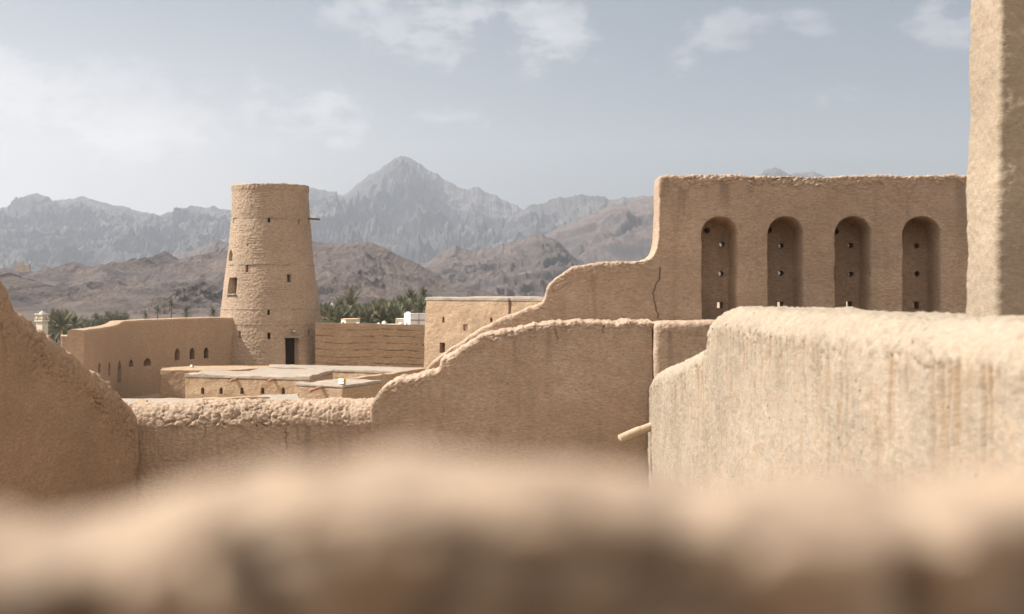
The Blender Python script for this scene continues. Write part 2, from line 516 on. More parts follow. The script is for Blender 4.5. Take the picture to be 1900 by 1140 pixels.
    for (s0, z0, rr) in holes:
        ds, dz = Sx - s0, Zx - z0; d = np.hypot(ds, dz) + 1e-9
        snap = both & (np.abs(d - rr) < h * 0.75)
        Sx = np.where(snap, s0 + ds / d * rr, Sx); Zx = np.where(snap, z0 + dz / d * rr, Zx)
        kill |= both & (d < rr - h * 0.7)
    for (s0, z0, w, hh) in slots:
        kill |= both & (np.abs(S - s0) < w / 2) & (np.abs(Z - z0) < hh / 2)
    V = fr.world(Sx.ravel(), Tx.ravel(), Zx.ravel())
    quads = grid_quads(nu, nr)
    if kill.any():
        kf = kill.ravel(); quads = quads[~kf[quads].any(axis=1)]
    # closed ends
    ends = []
    for ui in (0, nu - 1):
        ends.append([ui * nr + j for j in range(nr)])
    base = Vector((*(fr.o + fr.d * float(np.mean(cs)) - fr.n * T / 2), zbase))
    V = V - np.array(base)[None, :]
    me = np_mesh(name, V, quads, True, {'crest': crest.ravel(), 'stain_shade': np.clip(stain_shade, 0, 1).ravel()})
    bm = bmesh.new(); bm.from_mesh(me); bm.verts.ensure_lookup_table()
    for e in ends:
        try:
            f = bm.faces.new([bm.verts[i] for i in e]); bmesh.ops.triangulate(bm, faces=[f])
        except Exception: pass
    bm.to_mesh(me); bm.free()
    return link(name, me, mat, parent, base)


# ---- stepped frontal wall and its neighbours (about 21 m away)
Y1 = 21.0
frA = Frame(-14, Y1, 14, Y1)
def opx(fr, pts): return [fr.px(*p) for p in pts]

o_step = opx(frA, [(683, 850), (684, 790), (686, 757), (693, 739), (704, 726), (718, 715), (740, 705), (762, 702), (785, 694), (803, 692), (812, 690), (816, 680), (818, 670), (824, 664), (838, 657), (858, 645), (878, 633), (906, 621), (945, 611), (985, 604), (1020, 599), (1100, 598), (1211, 599)])
stepped = wall('stepped_wall', frA, o_step, 1.1, 0.04, -3.2, GZ, M_near, cap_band=0.09, cob=0.016, cob_scale=8, rill=0.007, drip=0.35, flat=0.8, cap_out=0.010, crumb=0.017, smooth_k=1, wob_out=0.045, crack_shade=0.4,
               cracks=[[frA.px(1033, 608), frA.px(1034, 630)], [frA.px(1118, 604), frA.px(1119, 618)]])
tag(stepped, 'tan mud wall climbing in curved steps from the low wall up to the flat ledge below the arched niches', 'wall')

o_low = opx(frA, [(150, 765), (200, 757), (245, 752), (330, 750), (420, 749), (520, 751), (600, 748), (650, 747), (690, 748), (720, 748)])
low = wall('low_wall', Frame(-14, Y1 + 0.012, 14, Y1 + 0.012), o_low, 1.0, 0.34, -3.2, GZ, M_near, arc=30, cap_band=0.07, cob=0.04, cob_scale=4.2, cap_out=0.010, rill=0.008, seed=3.3, flat=0.8, crumb=0.014, crack_shade=0.5, wob_out=0.03, sx=0.7,
           cracks=[[frA.px(531, 795), frA.px(530, 835)], [frA.px(380, 790), frA.px(379, 812)]], coarse=0.008)
tag(low, 'low mud wall with a broad cracked lumpy sunlit crest, between the left sloping wall and the stepped wall', 'wall')

frR = Frame(-14, Y1 - 0.13, 14, Y1 - 0.13)
o_ret = opx(frR, [(1214.5, 690), (1214.5, 640), (1215, 607), (1219, 601), (1240, 600), (1330, 599), (1420, 599)])
ret = wall('corner_wall', frR, o_ret, 1.2, 0.06, -3.2, GZ, M_near, cap_band=0.08, cob=0.012, cob_scale=8, rill=0.009, drip=0.3, seed=8.1, flat=0.85, wob_out=0.02)
tag(ret, 'short stub of mud wall standing slightly proud of the stepped wall, below the leftmost niche', 'wall')

# ---- arcaded upper wall with niches (22 m)
frU = Frame(-14, 22.0, 14, 22.0)
o_up = opx(frU, [(770, 705), (800, 676), (828, 655), (868, 629), (905, 606), (958, 582), (1004, 566), (1011, 556), (1014, 541), (1019, 528), (1036, 511), (1062, 497), (1110, 490), (1160, 487), (1195, 484), (1206, 479), (1213, 473), (1217.5, 463), (1220.5, 425), (1222, 370), (1222.8, 342), (1223.3, 332), (1225, 328), (1231, 326.5), (1245, 327.5), (1290, 327), (1400, 328), (1520, 327), (1640, 327), (1795, 327), (1960, 328), (2060, 328)])
def upx(px, py): return frU.px(px, py)
k22 = 22.0 / F
niches, holes, blind, slots = [], [], [], []
ntab = [((1304, 1365), (1320.5, 425), (1339, 454), (1337.5, 508), (1335.5, 567)),
        ((1427, 1488), (1438, 424.5), (1449, 456), (1448.5, 507), (1447.5, 566)),
        ((1551, 1614), (1565, 427), (1578, 455.5), (1578.5, 509), (1575, 566)),
        ((1677, 1742), (1688, 428), (1700.5, 456.5), (1701, 508.5), (1698.5, 566))]
for (xa, xb), bl, h1, h2, sq in ntab:
    xb += 1
    s0, zt = upx((xa + xb) / 2, 404)
    niches.append((s0, (xb - xa) * k22, zt, upx(0, 598)[1] + 0.0, 0.52))
    blind.append((*upx(*bl), 5.2 * k22, 0.14))
    for hh in (h1, h2):
        # hole centre lies on the niche's back, 0.4 m further away
        a, z = upx(*hh); f = 22.52 / 22.0
        holes.append(((a - 14) * f + 14, z * f, 5.0 * k22))
    a, z = upx(*sq); f = 22.52 / 22.0
    slots.append(((a - 14) * f + 14, z * f, 9 * k22, 10.5 * k22))
arc_e = wall('niche_wall', frU, o_up, 0.80, 0.032, -1.75, GZ, M_near, h=0.0125, cap_band=0.125, cap_out=0.010, cob=0.02, cob_scale=5.5, flat=0.95, crumb=0.012, crack_shade=0.5, wob_out=0.026, sx=0.6, smooth_k=1, rill=0.006, und=0.022, back_dense=True,
             niches=niches, holes=holes, blind=blind, slots=slots, rill_freq=8, stain_len=0.75, seed=1.7, drip=0.0,
             cracks=[[upx(1225, 497), upx(1223, 515), upx(1218, 530), upx(1212, 545), upx(1216, 562), upx(1219, 590)]])
tag(arc_e, 'tall tan mud wall with four round-arched niches and sunlit cracked crest, its left shoulder dropping to the ledge', 'wall')
arc_loc = arc_e.location.copy()
# linings of the loopholes (tubes through the wall) and of the square slots
for (s0, z0, rr) in holes:
    x = frU.o[0] + s0
    bm = bmesh.new(); n = 20
    a = [bm.verts.new((x + math.cos(t * 2 * math.pi / n) * rr, 22.505, z0 + math.sin(t * 2 * math.pi / n) * rr)) for t in range(n)]
    b = [bm.verts.new((x + math.cos(t * 2 * math.pi / n) * rr, 22.82, z0 + math.sin(t * 2 * math.pi / n) * rr)) for t in range(n)]
    for i in range(n): bm.faces.new((a[i], a[(i + 1) % n], b[(i + 1) % n], b[i]))
    bmesh.ops.translate(bm, verts=bm.verts, vec=-arc_loc)
    bm_obj('loophole', bm, M_near, arc_e, smooth=True)
for (s0, z0, w, hh) in slots:
    x = frU.o[0] + s0; w += 0.02; hh += 0.02
    bm = bmesh.new(); c4 = [(-w / 2, -hh / 2), (w / 2, -hh / 2), (w / 2, hh / 2), (-w / 2, hh / 2)]
    a = [bm.verts.new((x + p[0], 22.50, z0 + p[1])) for p in c4]; b = [bm.verts.new((x + p[0], 22.82, z0 + p[1])) for p in c4]
    for i in range(4): bm.faces.new((a[i], a[(i + 1) % 4], b[(i + 1) % 4], b[i]))
    bmesh.ops.translate(bm, verts=bm.verts, vec=-arc_loc)
    bm_obj('slot', bm, M_near, arc_e)

# sunlit roof behind the niches, seen through the slots
rb = mudblock('flat_roof_block', [(3.2, 22.9), (12, 22.9), (12, 42), (3.2, 42)], GZ, -0.40, M_near, step=0.8)
tag(rb, 'sunlit flat roof glimpsed through the square slots low in the arched niches', 'roof')

# ---- sloping wall on the left
frL = Frame(-6.05 - 0.57 * 1.2, 16.8 - 3.7 * 1.2, -5.48, 20.5)
frL = Frame(-6.75, 13.6, -5.42, 20.9)
o_left = opx(frL, [(-110, 458), (-50, 462), (-12, 470), (12, 484), (30, 510), (42, 540), (50, 562), (66, 578), (95, 600), (150, 644), (200, 688), (228, 714), (246, 731), (260, 745), (270, 760), (273, 790), (274, 850)])
left = wall('sloping_wall', frL, o_left, 1.25, 0.42, -3.6, GZ, mud('shaded_side_mud', (0.33, 0.225, 0.15), grain=26, bump=0.6, dist=0.014, pits=0.4, streak=0.1, stretch=(1.2, 1.2, 2.2)), arc=24, cap_band=0.26, cob=0.075, cob_scale=6.0, cap_out=0.012, rill=0.002, seed=5.5, coarse=0.007, flat=0.55, crumb=0.012, crack_shade=0.75, stain_len=0.08, wob_out=0.03,
            cracks=[[frL.px(236, 790), frL.px(234, 815), frL.px(235, 850)]], und=0.03)
tag(left, 'brown mud wall whose cobbled crest slopes down from the left edge to the low wall', 'wall')

# ---- long sunlit wall on the right, running towards the camera
frS = Frame(2.02, 21.3, 2.02, 2.6)   # direction towards camera; front normal must face -X
def sp(px, py):
    return frS.px(px, py)
zt = [(21.2, -1.36), (20.6, -1.24), (19.6, -1.09), (18.3, -0.985), (17.0, -0.86), (16.2, -0.73), (15.5, -0.65), (15.15, -0.60), (15.0, -0.50), (14.9, -0.36), (14.65, -0.275), (14.1, -0.225), (13.0, -0.20), (11.5, -0.187), (9.5, -0.172), (7.5, -0.155), (5.5, -0.14), (4.0, -0.135), (2.7, -0.13)]
o_sun = [(21.3 - y, z) for y, z in zt]
sunw = wall('sunlit_wall', frS, o_sun, 0.95, 0.20, -3.0, GZ, M_sun, h=0.016, arc=14, cap_band=0.10, cob=0.022, cob_scale=10, cap_out=0.004, rill=0.016, rill_len=0.75, rill_freq=14, und=0.03, seed=2.2, coarse=0.0055, stain_len=0.5, flat=0.6, crumb=0.016, crack_shade=0.45, rill_stain=0.95)
tag(sunw, 'long pale sunlit mud wall with vertical rain rills and rounded top, at right', 'wall')
# clay spout from its far end
pa = P(1209, 792, 20.6); pb = P(1150, 816, 20.45)
pts, rad = [], []
NP = 58
for i in range(NP + 1):
    t = i / NP
    p = (pa + Vector((0.08, 0, 0.03))).lerp(pb, t); p.z += 0.010 * math.sin(math.pi * t)
    pts.append(p)
    rr = 0.062
    if t > 0.45: rr += 0.010 * (i % 2)
    rad.append(rr)
pm = tube_mesh('spout', [p - pb for p in pts] + [(pts[-1] - pb) + (pts[-2] - pts[-1]) * 0.1, (pts[-1] - pb) + (pts[-2] - pts[-1]) * 9], rad + [0.047, 0.047], 20, True)
sp_o = link('water_spout', pm, M_clay, None, pb)
tag(sp_o, 'pale ribbed clay water spout sticking out of the far end of the sunlit wall', 'water spout')

# ---- pillar at the right edge
xs = (1797 - CX) / F
PY = 12.0; PX = (1855 - CX) / F * PY; PD = PX / xs - PY
nz, nper = 560, 0
def pillar():
    W = 2.2; D = PD; h = 0.016; rc = 0.045
    per = []
    def seg(a, b, st):
        k = max(1, int(math.dist(a, b) / st))
        return [(a[0] + (b[0] - a[0]) * i / k, a[1] + (b[1] - a[1]) * i / k) for i in range(k)]
    x0, y0, x1, y1 = PX, PY, PX + W, PY + D
    per += seg((x1, y0), (x1, y1), 0.2)
    per += seg((x1, y1), (x0 + rc, y1), 0.2)
    per += [(x0 + rc - rc * math.sin(a), y1 - rc + rc * math.cos(a)) for a in np.linspace(0, math.pi / 2, 6)[:-1]]
    per += seg((x0, y1 - rc), (x0, y0 + rc), h)
    per += [(x0 + rc - rc * math.cos(a), y0 + rc - rc * math.sin(a)) for a in np.linspace(0, math.pi / 2, 6)[:-1]]
    per += seg((x0 + rc, y0), (x0 + 0.7, y0), h) + seg((x0 + 0.7, y0), (x1, y0), 0.2)
    per = np.array(per)[::-1]
    nx = np.roll(per, -1, 0) - np.roll(per, 1, 0); nx /= np.linalg.norm(nx, axis=1)[:, None]
    nrm = np.column_stack([nx[:, 1], -nx[:, 0]])
    if np.sum((per - per.mean(0)) * nrm) < 0: nrm = -nrm
    zs = np.r_[GZ, np.arange(-0.5, 4.2, 0.016)]
    X = np.repeat(per[:, 0][:, None], len(zs), 1); Y = np.repeat(per[:, 1][:, None], len(zs), 1); Z = np.repeat(zs[None, :], len(per), 0)
    lean = -0.012 * np.clip(-(Z - 2.4), -2, 3)
    f1, f2 = worley(X * 11, Y * 11, Z * 13)
    D_ = fbm(X * 0.9, Y * 0.9, Z * 0.9, 3) * 0.03 + fbm(X * 14, Y * 14, Z * 16, 3) * 0.006 + (f1 - 0.5) * 0.003 + fbm(X * 2.5, Y * 2.5, Z * 3, 2) * 0.008
    X = X + D_ * nrm[:, 0][:, None] + lean; Y = Y + D_ * nrm[:, 1][:, None]
    b = np.array([PX + W / 2, PY + D / 2, GZ])
    v = np.column_stack([X.ravel(), Y.ravel(), Z.ravel()]) - b
    me = np_mesh('pillar', v, grid_quads(len(per), len(zs), True))
    bm = bmesh.new(); bm.from_mesh(me); bm.verts.ensure_lookup_table(); m = len(zs)
    f = bm.faces.new([bm.verts[i * m + m - 1] for i in range(len(per))]); bmesh.ops.triangulate(bm, faces=[f])
    bmesh.ops.recalc_face_normals(bm, faces=bm.faces); bm.to_mesh(me); bm.free()
    me.polygons.foreach_set('use_smooth', np.ones(len(me.polygons), dtype=bool))
    return link('pillar', me, M_pillar, None, Vector(b))
tag(pillar(), 'tall rough mud pier with one sunlit side, cut off by the right edge', 'pillar')

# ---- blurred crest right in front of the lens
frF = Frame(-1.1, 0.43 - 0.22 * 1.1, 1.1, 0.43 + 0.22 * 1.1)
ff = [(-700, 1000), (-300, 965), (0, 948), (140, 932), (260, 910), (350, 880), (430, 852), (560, 842), (700, 838), (850, 838), (1000, 848), (1120, 866), (1220, 884), (1330, 900), (1450, 893), (1600, 882), (1750, 872), (1900, 865), (2300, 850), (2700, 840)]
o_f = []
for px, py in ff:
    k_ = (px - CX) / F; Yb = (0.43 + 0.118) / (1 - 0.22 * k_)
    o_f.append((float((np.array([k_ * Yb, Yb]) - frF.o) @ frF.d), (HY - py) / F * Yb))
fore = wall('foreground_wall', frF, o_f, 0.115, 0.018, -0.3, -1.5, M_fore, h=0.003, arc=14, top_n=26, cap_band=0.4, cob=0.030, cob_scale=12, crack_shade=0.9, cap_out=0.004, topk=0.18, wob_out=0.004, rill=0.0, und=0.004, seed=4.4, coarse=0.002, stain_len=0.01, flat=0.1, crumb=0.003)
tag(fore, 'out-of-focus crumbling mud wall top along the bottom edge, right in front of the viewer', 'wall')

# ---------------------------------------------------------------- round tower
TY = 112.0
kT = TY / F
tcx = (502.3 - CX) * kT
prof_py = np.array([345, 403, 450, 490, 530, 573, 620, 678, 735])
prof_r = np.array([70.6, 71.8, 75.6, 80.0, 85.2, 90.5, 95.0, 99.5, 103.0]) * kT
def tz(py): return (HY - py) * kT * 0.972     # front surface is nearer than the axis
zt_top = tz(340.5)
zs = np.arange(GZ, zt_top + 0.001, 0.048)
nth = 760
th = np.linspace(0, 2 * math.pi, nth, endpoint=False)
rz = np.interp(-zs, -tz(prof_py)[::-1] if False else np.sort(-tz(prof_py)), prof_r[np.argsort(-tz(prof_py))])
TH = np.repeat(th[:, None], len(zs), 1); ZZ = np.repeat(zs[None, :], nth, 0); RR = np.repeat(rz[None, :], nth, 0)
# th measured so that x = sin(th) * r, y = -cos(th) * r  (th = 0 faces the camera)
ax, ay = np.sin(TH) * RR, -np.cos(TH) * RR
thw = np.where(TH > math.pi, TH - 2 * math.pi, TH)
f1, f2 = worley(ax * 3.2, ay * 3.2, ZZ * 4.2)
course = np.abs(((ZZ + fbm(ax * 0.5, ay * 0.5, ZZ * 0.2, 2) * 0.12) / 0.19) % 1 - 0.5)
cmask = sst(-0.25, 0.25, fbm(ax * 0.35 + 3, ay * 0.35, ZZ * 0.3, 2) + 0.3 * np.sin(TH) + 0.1)
Dt = fbm(ax * 0.35, ay * 0.35, ZZ * 0.35, 3) * 0.06 + (0.55 - f1) * 0.032 * (1 - 0.45 * cmask) + fbm(ax * 5, ay * 5, ZZ * 6, 3) * 0.022
Dt -= cmask * 0.022 * sst(0.30, 0.5, course) * (0.4 + sst(-0.3, 0.3, fbm(ax * 1.5, ay * 1.5, ZZ * 0.8, 2)))
Dt += np.where(ZZ < tz(603), -0.03, 0) + sst(tz(352), tz(349), ZZ) * 0.03 * (0.3 + np.abs(np.sin(TH * 28)))
RX = RR + Dt
stainT = np.zeros_like(RR)
def th_of(px, py):
    z = tz(py); r = np.interp(-z, np.sort(-tz(prof_py)), prof_r[np.argsort(-tz(prof_py))])
    return math.asin(max(-0.98, min(0.98, (px - 502.3) * kT / (r * 1.0)))), z, r
# openings: centre px, py, width px, height px, pointed, depth, kind
opens = [(511, 408.5, 4, 9, 0, .5), (472, 498, 5, 14, 0, .5), (548, 517, 6, 14, 0, .5), (513.5, 580, 4, 9.5, 0, .5), (459.7, 622, 4.5, 12, 0, .5),
         (514.8, 623, 5, 11.5, 0, .5), (421.4, 620.5, 3, 11, 0, .35), (440.6, 409, 2.5, 8, 0, .3), (561, 411, 2.5, 8, 0, .3), (582.5, 620, 2.5, 10, 0, .3),
         (435.8, 474, 9.5, 19, 1, .55), (441.8, 531, 19, 29, 0, .7), (556, 655, 22.5, 56, 0, .8), (473, 455, 2.5, 4, 0, .2), (545, 605, 2, 3, 0, .1)]
wpos = []
for (px, py, w, hh, pt, dep) in opens:
    t0, z0, r0 = th_of(px, py)
    wm = w * kT / max(0.45, math.cos(t0)) * (1.0 if pt == 0 else 1.0); hm = hh * kT
    ds = np.abs(thw - t0) * r0; dz = ZZ - z0
    if pt:
        half = (wm / 2) * np.clip((hm * 0.5 - dz) / (hm * 0.45), 0, 1) ** 0.5
        inside = np.minimum(half - ds, np.minimum(hm / 2 - dz, dz + hm / 2))
    else:
        inside = np.minimum(wm / 2 - ds, np.minimum(hm / 2 - dz, dz + hm / 2))
    RX -= dep * sst(-0.012, 0.03, inside)
    wpos.append((t0, z0, r0, wm, hm, dep))
vx = np.stack([np.sin(TH) * RX, -np.cos(TH) * RX, ZZ - GZ], -1).reshape(-1, 3)
tower = empty('round_tower', (tcx, TY, GZ))
tag(tower, 'tall tapering round mud brick watchtower with thin plaster bands and small openings', 'tower')
quads = grid_quads(nth, len(zs), True)
m = len(zs)
# rim and sunken top
extra = []; nvx = len(vx); rt_ = rz[-1]
rings = [(rt_ - 0.05, zs[-1] - GZ + 0.06), (rt_ - 0.5, zs[-1] - GZ + 0.05), (rt_ - 0.55, zs[-1] - GZ - 1.0), (0.02, zs[-1] - GZ - 1.0)]
prev = np.arange(nth) * m + m - 1
for (r_, z_) in rings:
    jr = fbm(np.sin(th) * 6, np.cos(th) * 6, 0.5, 3) * 0.05
    extra.append(np.stack([np.sin(th) * r_, -np.cos(th) * r_, z_ + jr * (1 if z_ > 12 else 1)], -1))
    cur = nvx + np.arange(nth); nvx += nth
    quads = np.vstack([quads, np.stack([prev, np.roll(prev, -1), np.roll(cur, -1), cur], -1)]); prev = cur
vx = np.vstack([vx] + extra)
link('shaft', np_mesh('shaft', vx, quads), M_tower, tower)
for py, wv in ((403, 0.09), (490.5, 0.075), (573.5, 0.085)):
    z = tz(py); r = np.interp(-z, np.sort(-tz(prof_py)), prof_r[np.argsort(-tz(prof_py))])
    nb = 400; tb = np.linspace(0, 2 * math.pi, nb, endpoint=False)
    sec = [(-0.2, -wv / 2), (0.028, -wv / 2), (0.028, wv / 2), (-0.2, wv / 2 + 0.03)]
    vb = []
    for t in tb:
        x0, y0 = math.sin(t) * r, -math.cos(t) * r
        j = float(perlin(x0 * 0.7, y0 * 0.7, z)) * 0.05; k = float(fbm(x0 * 2.1, y0 * 2.1, z + 4, 2)) * 0.05
        for (dr, dz) in sec:
            vb.append((math.sin(t) * (r + dr + k), -math.cos(t) * (r + dr + k), z - GZ + dz + j))
    vb = np.array(vb); kq = []
    i = np.arange(nb); i2 = (i + 1) % nb
    for s_ in range(3):
        kq.append(np.stack([i * 4 + s_, i2 * 4 + s_, i2 * 4 + s_ + 1, i * 4 + s_ + 1], -1))
    link('plaster_band', np_mesh('plaster_band', vb, np.vstack(kq), False), M_roof, tower)
for i, (t0, z0, r0, wm, hm, dep) in enumerate(wpos):
    if i in (13, 14): continue
    d = r0 - dep + 0.06
    nm = 'door' if i == 12 else 'window'
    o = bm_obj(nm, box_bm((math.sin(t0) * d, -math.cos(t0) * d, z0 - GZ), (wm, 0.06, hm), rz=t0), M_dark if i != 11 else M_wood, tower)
    if i == 11: o['label'] = 'brown square window shutter'
# beam, sill and plaque
zb = tz(402.5)
beam = tube_mesh('beam', [(2.2, -0.35, zb - GZ + 0.03), (3.96, -0.6, zb - GZ - 0.07)], [0.085, 0.075], 10)
link('beam', beam, M_wood, tower)
t0, z0, r0, wm, hm, dep = wpos[11]
bm_obj('sill', box_bm((math.sin(t0) * (r0 + 0.0), -math.cos(t0) * (r0 + 0.0), z0 - hm / 2 - GZ - 0.03), (wm * 1.15, 0.4, 0.09), rz=t0), M_roof, tower)
t0, z0, r0, wm, hm, dep = wpos[12]
bm_obj('lintel', box_bm((math.sin(t0) * (r0 - 0.06), -math.cos(t0) * (r0 - 0.06), z0 + hm / 2 - GZ + 0.03), (wm * 1.1, 0.3, 0.11), rz=t0), M_roof, tower)
t0, z0, r0 = th_of(556, 614.5)
sg = empty('wall_lamp', (tcx + math.sin(t0) * (r0 + 0.08), TY - math.cos(t0) * (r0 + 0.08), z0), t0)
tag(sg, 'small dark framed lamp fixed above the tower doorway', 'lamp')
bm_obj('casing', box_bm((0, 0.02, 0), (0.34, 0.16, 0.24)), M_metal, sg, bevel=0.02)
bm_obj('glass', box_bm((0, -0.07, 0), (0.24, 0.02, 0.12)), plain('frosted_glass', (0.45, 0.42, 0.36), 0.3), sg)

# ---------------------------------------------------------------- curved curtain wall (left, in shade)
def plan_wall(name, plan, ztops, T, zb, mat, parent=None, step=0.5, loc=None):
    """wall following a plan polyline (right-hand face), given thickness to the left"""
    plan = chaikin([(*p, z) for p, z in zip(plan, ztops)], 2)
    d = np.r_[0, np.cumsum(np.linalg.norm(np.diff(plan[:, :2], axis=0), axis=1))]
    n = int(d[-1] / step) + 1; u = np.linspace(0, d[-1], n)
    x, y, z = [np.interp(u, d, plan[:, i]) for i in range(3)]
    tx, ty = np.gradient(x), np.gradient(y); L = np.hypot(tx, ty); nx, ny = -ty / L, tx / L
    prof = [(0.12, zb), (0.0, None), (0.06, 0), (T * 0.5, 0.05), (T - 0.06, 0.02), (T, -0.08), (T, zb)]
    vs = []
    for i in range(n):
        zt_ = z[i] + 0.03 * float(fbm(x[i] * 0.5, y[i] * 0.5, 1.1, 3))
        j = 0.05 * float(fbm(x[i] * 0.4, y[i] * 0.4, 3.1, 3))
        for (o, zz) in prof:
            zv = zb if zz == zb else (zt_ - 0.12 if zz is None else zt_ + zz)
            vs.append((x[i] + nx[i] * (o + j), y[i] + ny[i] * (o + j), zv))
    k = len(prof); bm = bmesh.new(); bv = [bm.verts.new(v) for v in vs]
    for i in range(n - 1):
        for s_ in range(k):
            a, b = i * k + s_, i * k + (s_ + 1) % k
            bm.faces.new((bv[a], bv[b], bv[b + k], bv[a + k]))
    bm.faces.new(bv[:k]); bm.faces.new(bv[-k:][::-1])
    o = bm_obj(name, bm, mat, parent)
    return o, np.column_stack([x, y, z]), np.column_stack([nx, ny])


def plan_at(px, py_z, plan):
    """intersection of the pixel column with a plan polyline -> point and normal (to the right-hand side)"""
    k = (px - CX) / F
    best = None
    for a, b in zip(plan[:-1], plan[1:]):
        fa, fb = a[0] - k * a[1], b[0] - k * b[1]
        if fa * fb <= 0 and fa != fb:
            t = fa / (fa - fb); p = a + (b - a) * t
            d = b - a; best = (p, np.array([d[1], -d[0]]) / np.linalg.norm(d[:2]))
    return best

zc1, zc2 = -2.25, -2.52
pts_full = [G(470, 589.4, zc1), G(410, 589.7, zc1), G(330, 591.2, zc1), G(250, 594.8, zc1), G(228, 596.2, zc1), G(219, 604.2, zc2), G(190, 608.5, zc2), G(157, 613.2, zc2)]
pp = pts_full[::-1]
cwall, pl1, nr1 = plan_wall('curtain_wall', [(p.x, p.y) for p in pp], [p.z for p in pp], 1.0, GZ, M_smooth)
tag(cwall, 'smooth curving tan curtain wall in shade with pointed-arch openings, joining the round tower on its left', 'wall')
def wall_cut(o, pl, items):
    bm = bmesh.new()
    for (px, pyc, w, hh, pt) in items:
        r_ = plan_at(px, 0, pl)
        if r_ is None: print('miss', px); continue
        p, nn = r_
        Y = p[1]; kk = Y / F
        view = np.array([p[0], p[1]]) / np.hypot(p[0], p[1]); ca = abs(view @ nn[:2])
        z = (HY - (pyc + hh / 2)) * kk
        cutter(bm, arch_pts(w * kk / max(ca, 0.3), hh * kk, pt), (p[0], p[1], z), (nn[0], nn[1], 0), 0.6, 0.75)
    cut(o, bm)
wall_cut(cwall, pl1, [(330, 657.5, 9, 23, .5), (357, 656, 9, 22, .5), (383, 655, 8.5, 21, .5), (275, 672, 13, 15, .5), (245, 674, 7.5, 14, .5), (222.5, 689, 8, 42, .7), (205, 684, 8.5, 26, .7), (186, 682, 8.5, 20, .6)])
# low wall beyond the corner with a blind arch
sidew = mudblock('side_wall', [tuple(P(113, 0, 87.0).xy), tuple(P(160, 0, 87.0).xy), tuple(P(160, 0, 88.2).xy), tuple(P(113, 0, 88.2).xy)], GZ, (HY - 623) / F * 87, M_smooth)
tag(sidew, 'short lower wall with a blind arch, past the squared corner of the curtain wall', 'wall')
bm = bmesh.new(); cutter(bm, arch_pts(9 * 87 / F, 26 * 87 / F, .5), P(147, 662, 87.0), (0, -1, 0), 0.4, 0.3); cut(sidew, bm)

# ---------------------------------------------------------------- layered rear wall
Za = -2.76
p0, p1 = P(585, 600.0, 109.0), P(800, 604.4, 109.6)
Za = p0.z; Zslope = (p1.z - p0.z)
def layered():
    d = (p1 - p0).to_2d(); L = d.length; d.normalize(); n = Vector((d.y, -d.x))
    st = 0.055; nu = int(L / st); zs = np.arange(-6.6, Za + 0.01, 0.045)
    u = np.linspace(0, L, nu); U = np.repeat(u[:, None], len(zs), 1); Zg = np.repeat(zs[None, :], nu, 0)
    layer = 0.52
    zz = Zg + fbm(U * 0.25, 0.3, Zg * 0.15, 3) * 0.16
    ph = (zz / layer) % 1
    fade = sst(Za, Za - 0.7, Zg)
    rough = sst(-4.5, -5.5, Zg)
    D = -0.13 * (1 - sst(0.0, 0.12, ph)) * (0.3 + sst(-0.3, 0.2, fbm(U * 0.8, np.floor(zz / layer) * 3.3, 0, 2))) * (0.35 + 0.65 * fade)
    D += 0.035 * ph + fbm(U * 3, 0.5, Zg * 4, 3) * 0.02 + fbm(U * 0.4, 0.5, Zg * 0.4, 2) * 0.05
    f1, f2 = worley(U * 1.2, 0.5, Zg * 2.4)
    D -= rough * 0.05 * (1 - sst(0.0, 0.22, f2 - f1)) * sst(-0.1, 0.2, fbm(U * 0.6 + 4, 1.0, Zg, 2))
    top = [(0.0, 0.03), (0.45, 0.05), (0.9, 0.0), (0.9, -4.0)]
    sl_ = Zslope * u / L
    X = p0.x + d.x * U + n.x * D; Y = p0.y + d.y * U + n.y * D
    V = np.stack([X, Y, Zg + sl_[:, None]], -1)
    ex = [np.stack([p0.x + d.x * u - n.x * a, p0.y + d.y * u - n.y * a, sl_ + np.full(nu, Za + b) + fbm(u * 0.8, 0.2, 0.1, 3) * 0.03], -1)[:, None, :] for a, b in top]
    lo = V[:, :1, :].copy(); lo[:, :, 2] = GZ
    V = np.concatenate([lo, V] + ex, 1); nr = V.shape[1]
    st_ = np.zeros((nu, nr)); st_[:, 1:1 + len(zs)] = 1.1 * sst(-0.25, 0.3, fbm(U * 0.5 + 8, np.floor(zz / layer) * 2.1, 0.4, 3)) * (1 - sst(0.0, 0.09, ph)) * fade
    b = np.array([(p0.x + p1.x) / 2, (p0.y + p1.y) / 2, GZ])
    me = np_mesh('layered_wall', V.reshape(-1, 3) - b, grid_quads(nu, nr), True, {'stain_shade': st_.ravel()})
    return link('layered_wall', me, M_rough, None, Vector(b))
tag(layered(), 'rammed earth wall in horizontal layers between the round tower and the square mud building', 'wall')

# ---------------------------------------------------------------- square mud building
bl = P(790, 552, 90.0); brr = P(1065, 552, 83.0)
d = (brr - bl).to_2d().normalized(); nb_ = Vector((d.y, -d.x))
zt_b = (HY - 551.5) / F * 90.0
def along(px):   # point on the facade line for a pixel column
    k = (px - CX) / F; s_ = (k * bl.y - bl.x) / (d.x - k * d.y)
    return Vector((bl.x + d.x * s_, bl.y + d.y * s_))
bld = empty('mud_building', (along(900).x, along(900).y, GZ))
tag(bld, 'square rough-plastered mud building with small openings, behind the stepped wall', 'building')
def rel(p): return Vector((p[0], p[1])) - Vector(bld.location.xy)
a0, a1, a2 = along(790), along(943), along(1075)
back = -nb_ * 7.0
W1 = mudblock('wall', [rel(a0), rel(a1), rel(a1 + back), rel(a0 + back)], 0, zt_b - 0.22 - GZ, M_house, bld, jit=0.06, batter=0.006)
W2 = mudblock('wing_wall', [rel(a1 + nb_ * -0.12 + d * 0.05), rel(a2 + nb_ * -0.12), rel(a2 + back), rel(a1 + back + d * 0.05)], 0, zt_b - 0.24 - GZ, M_house, bld, jit=0.06)
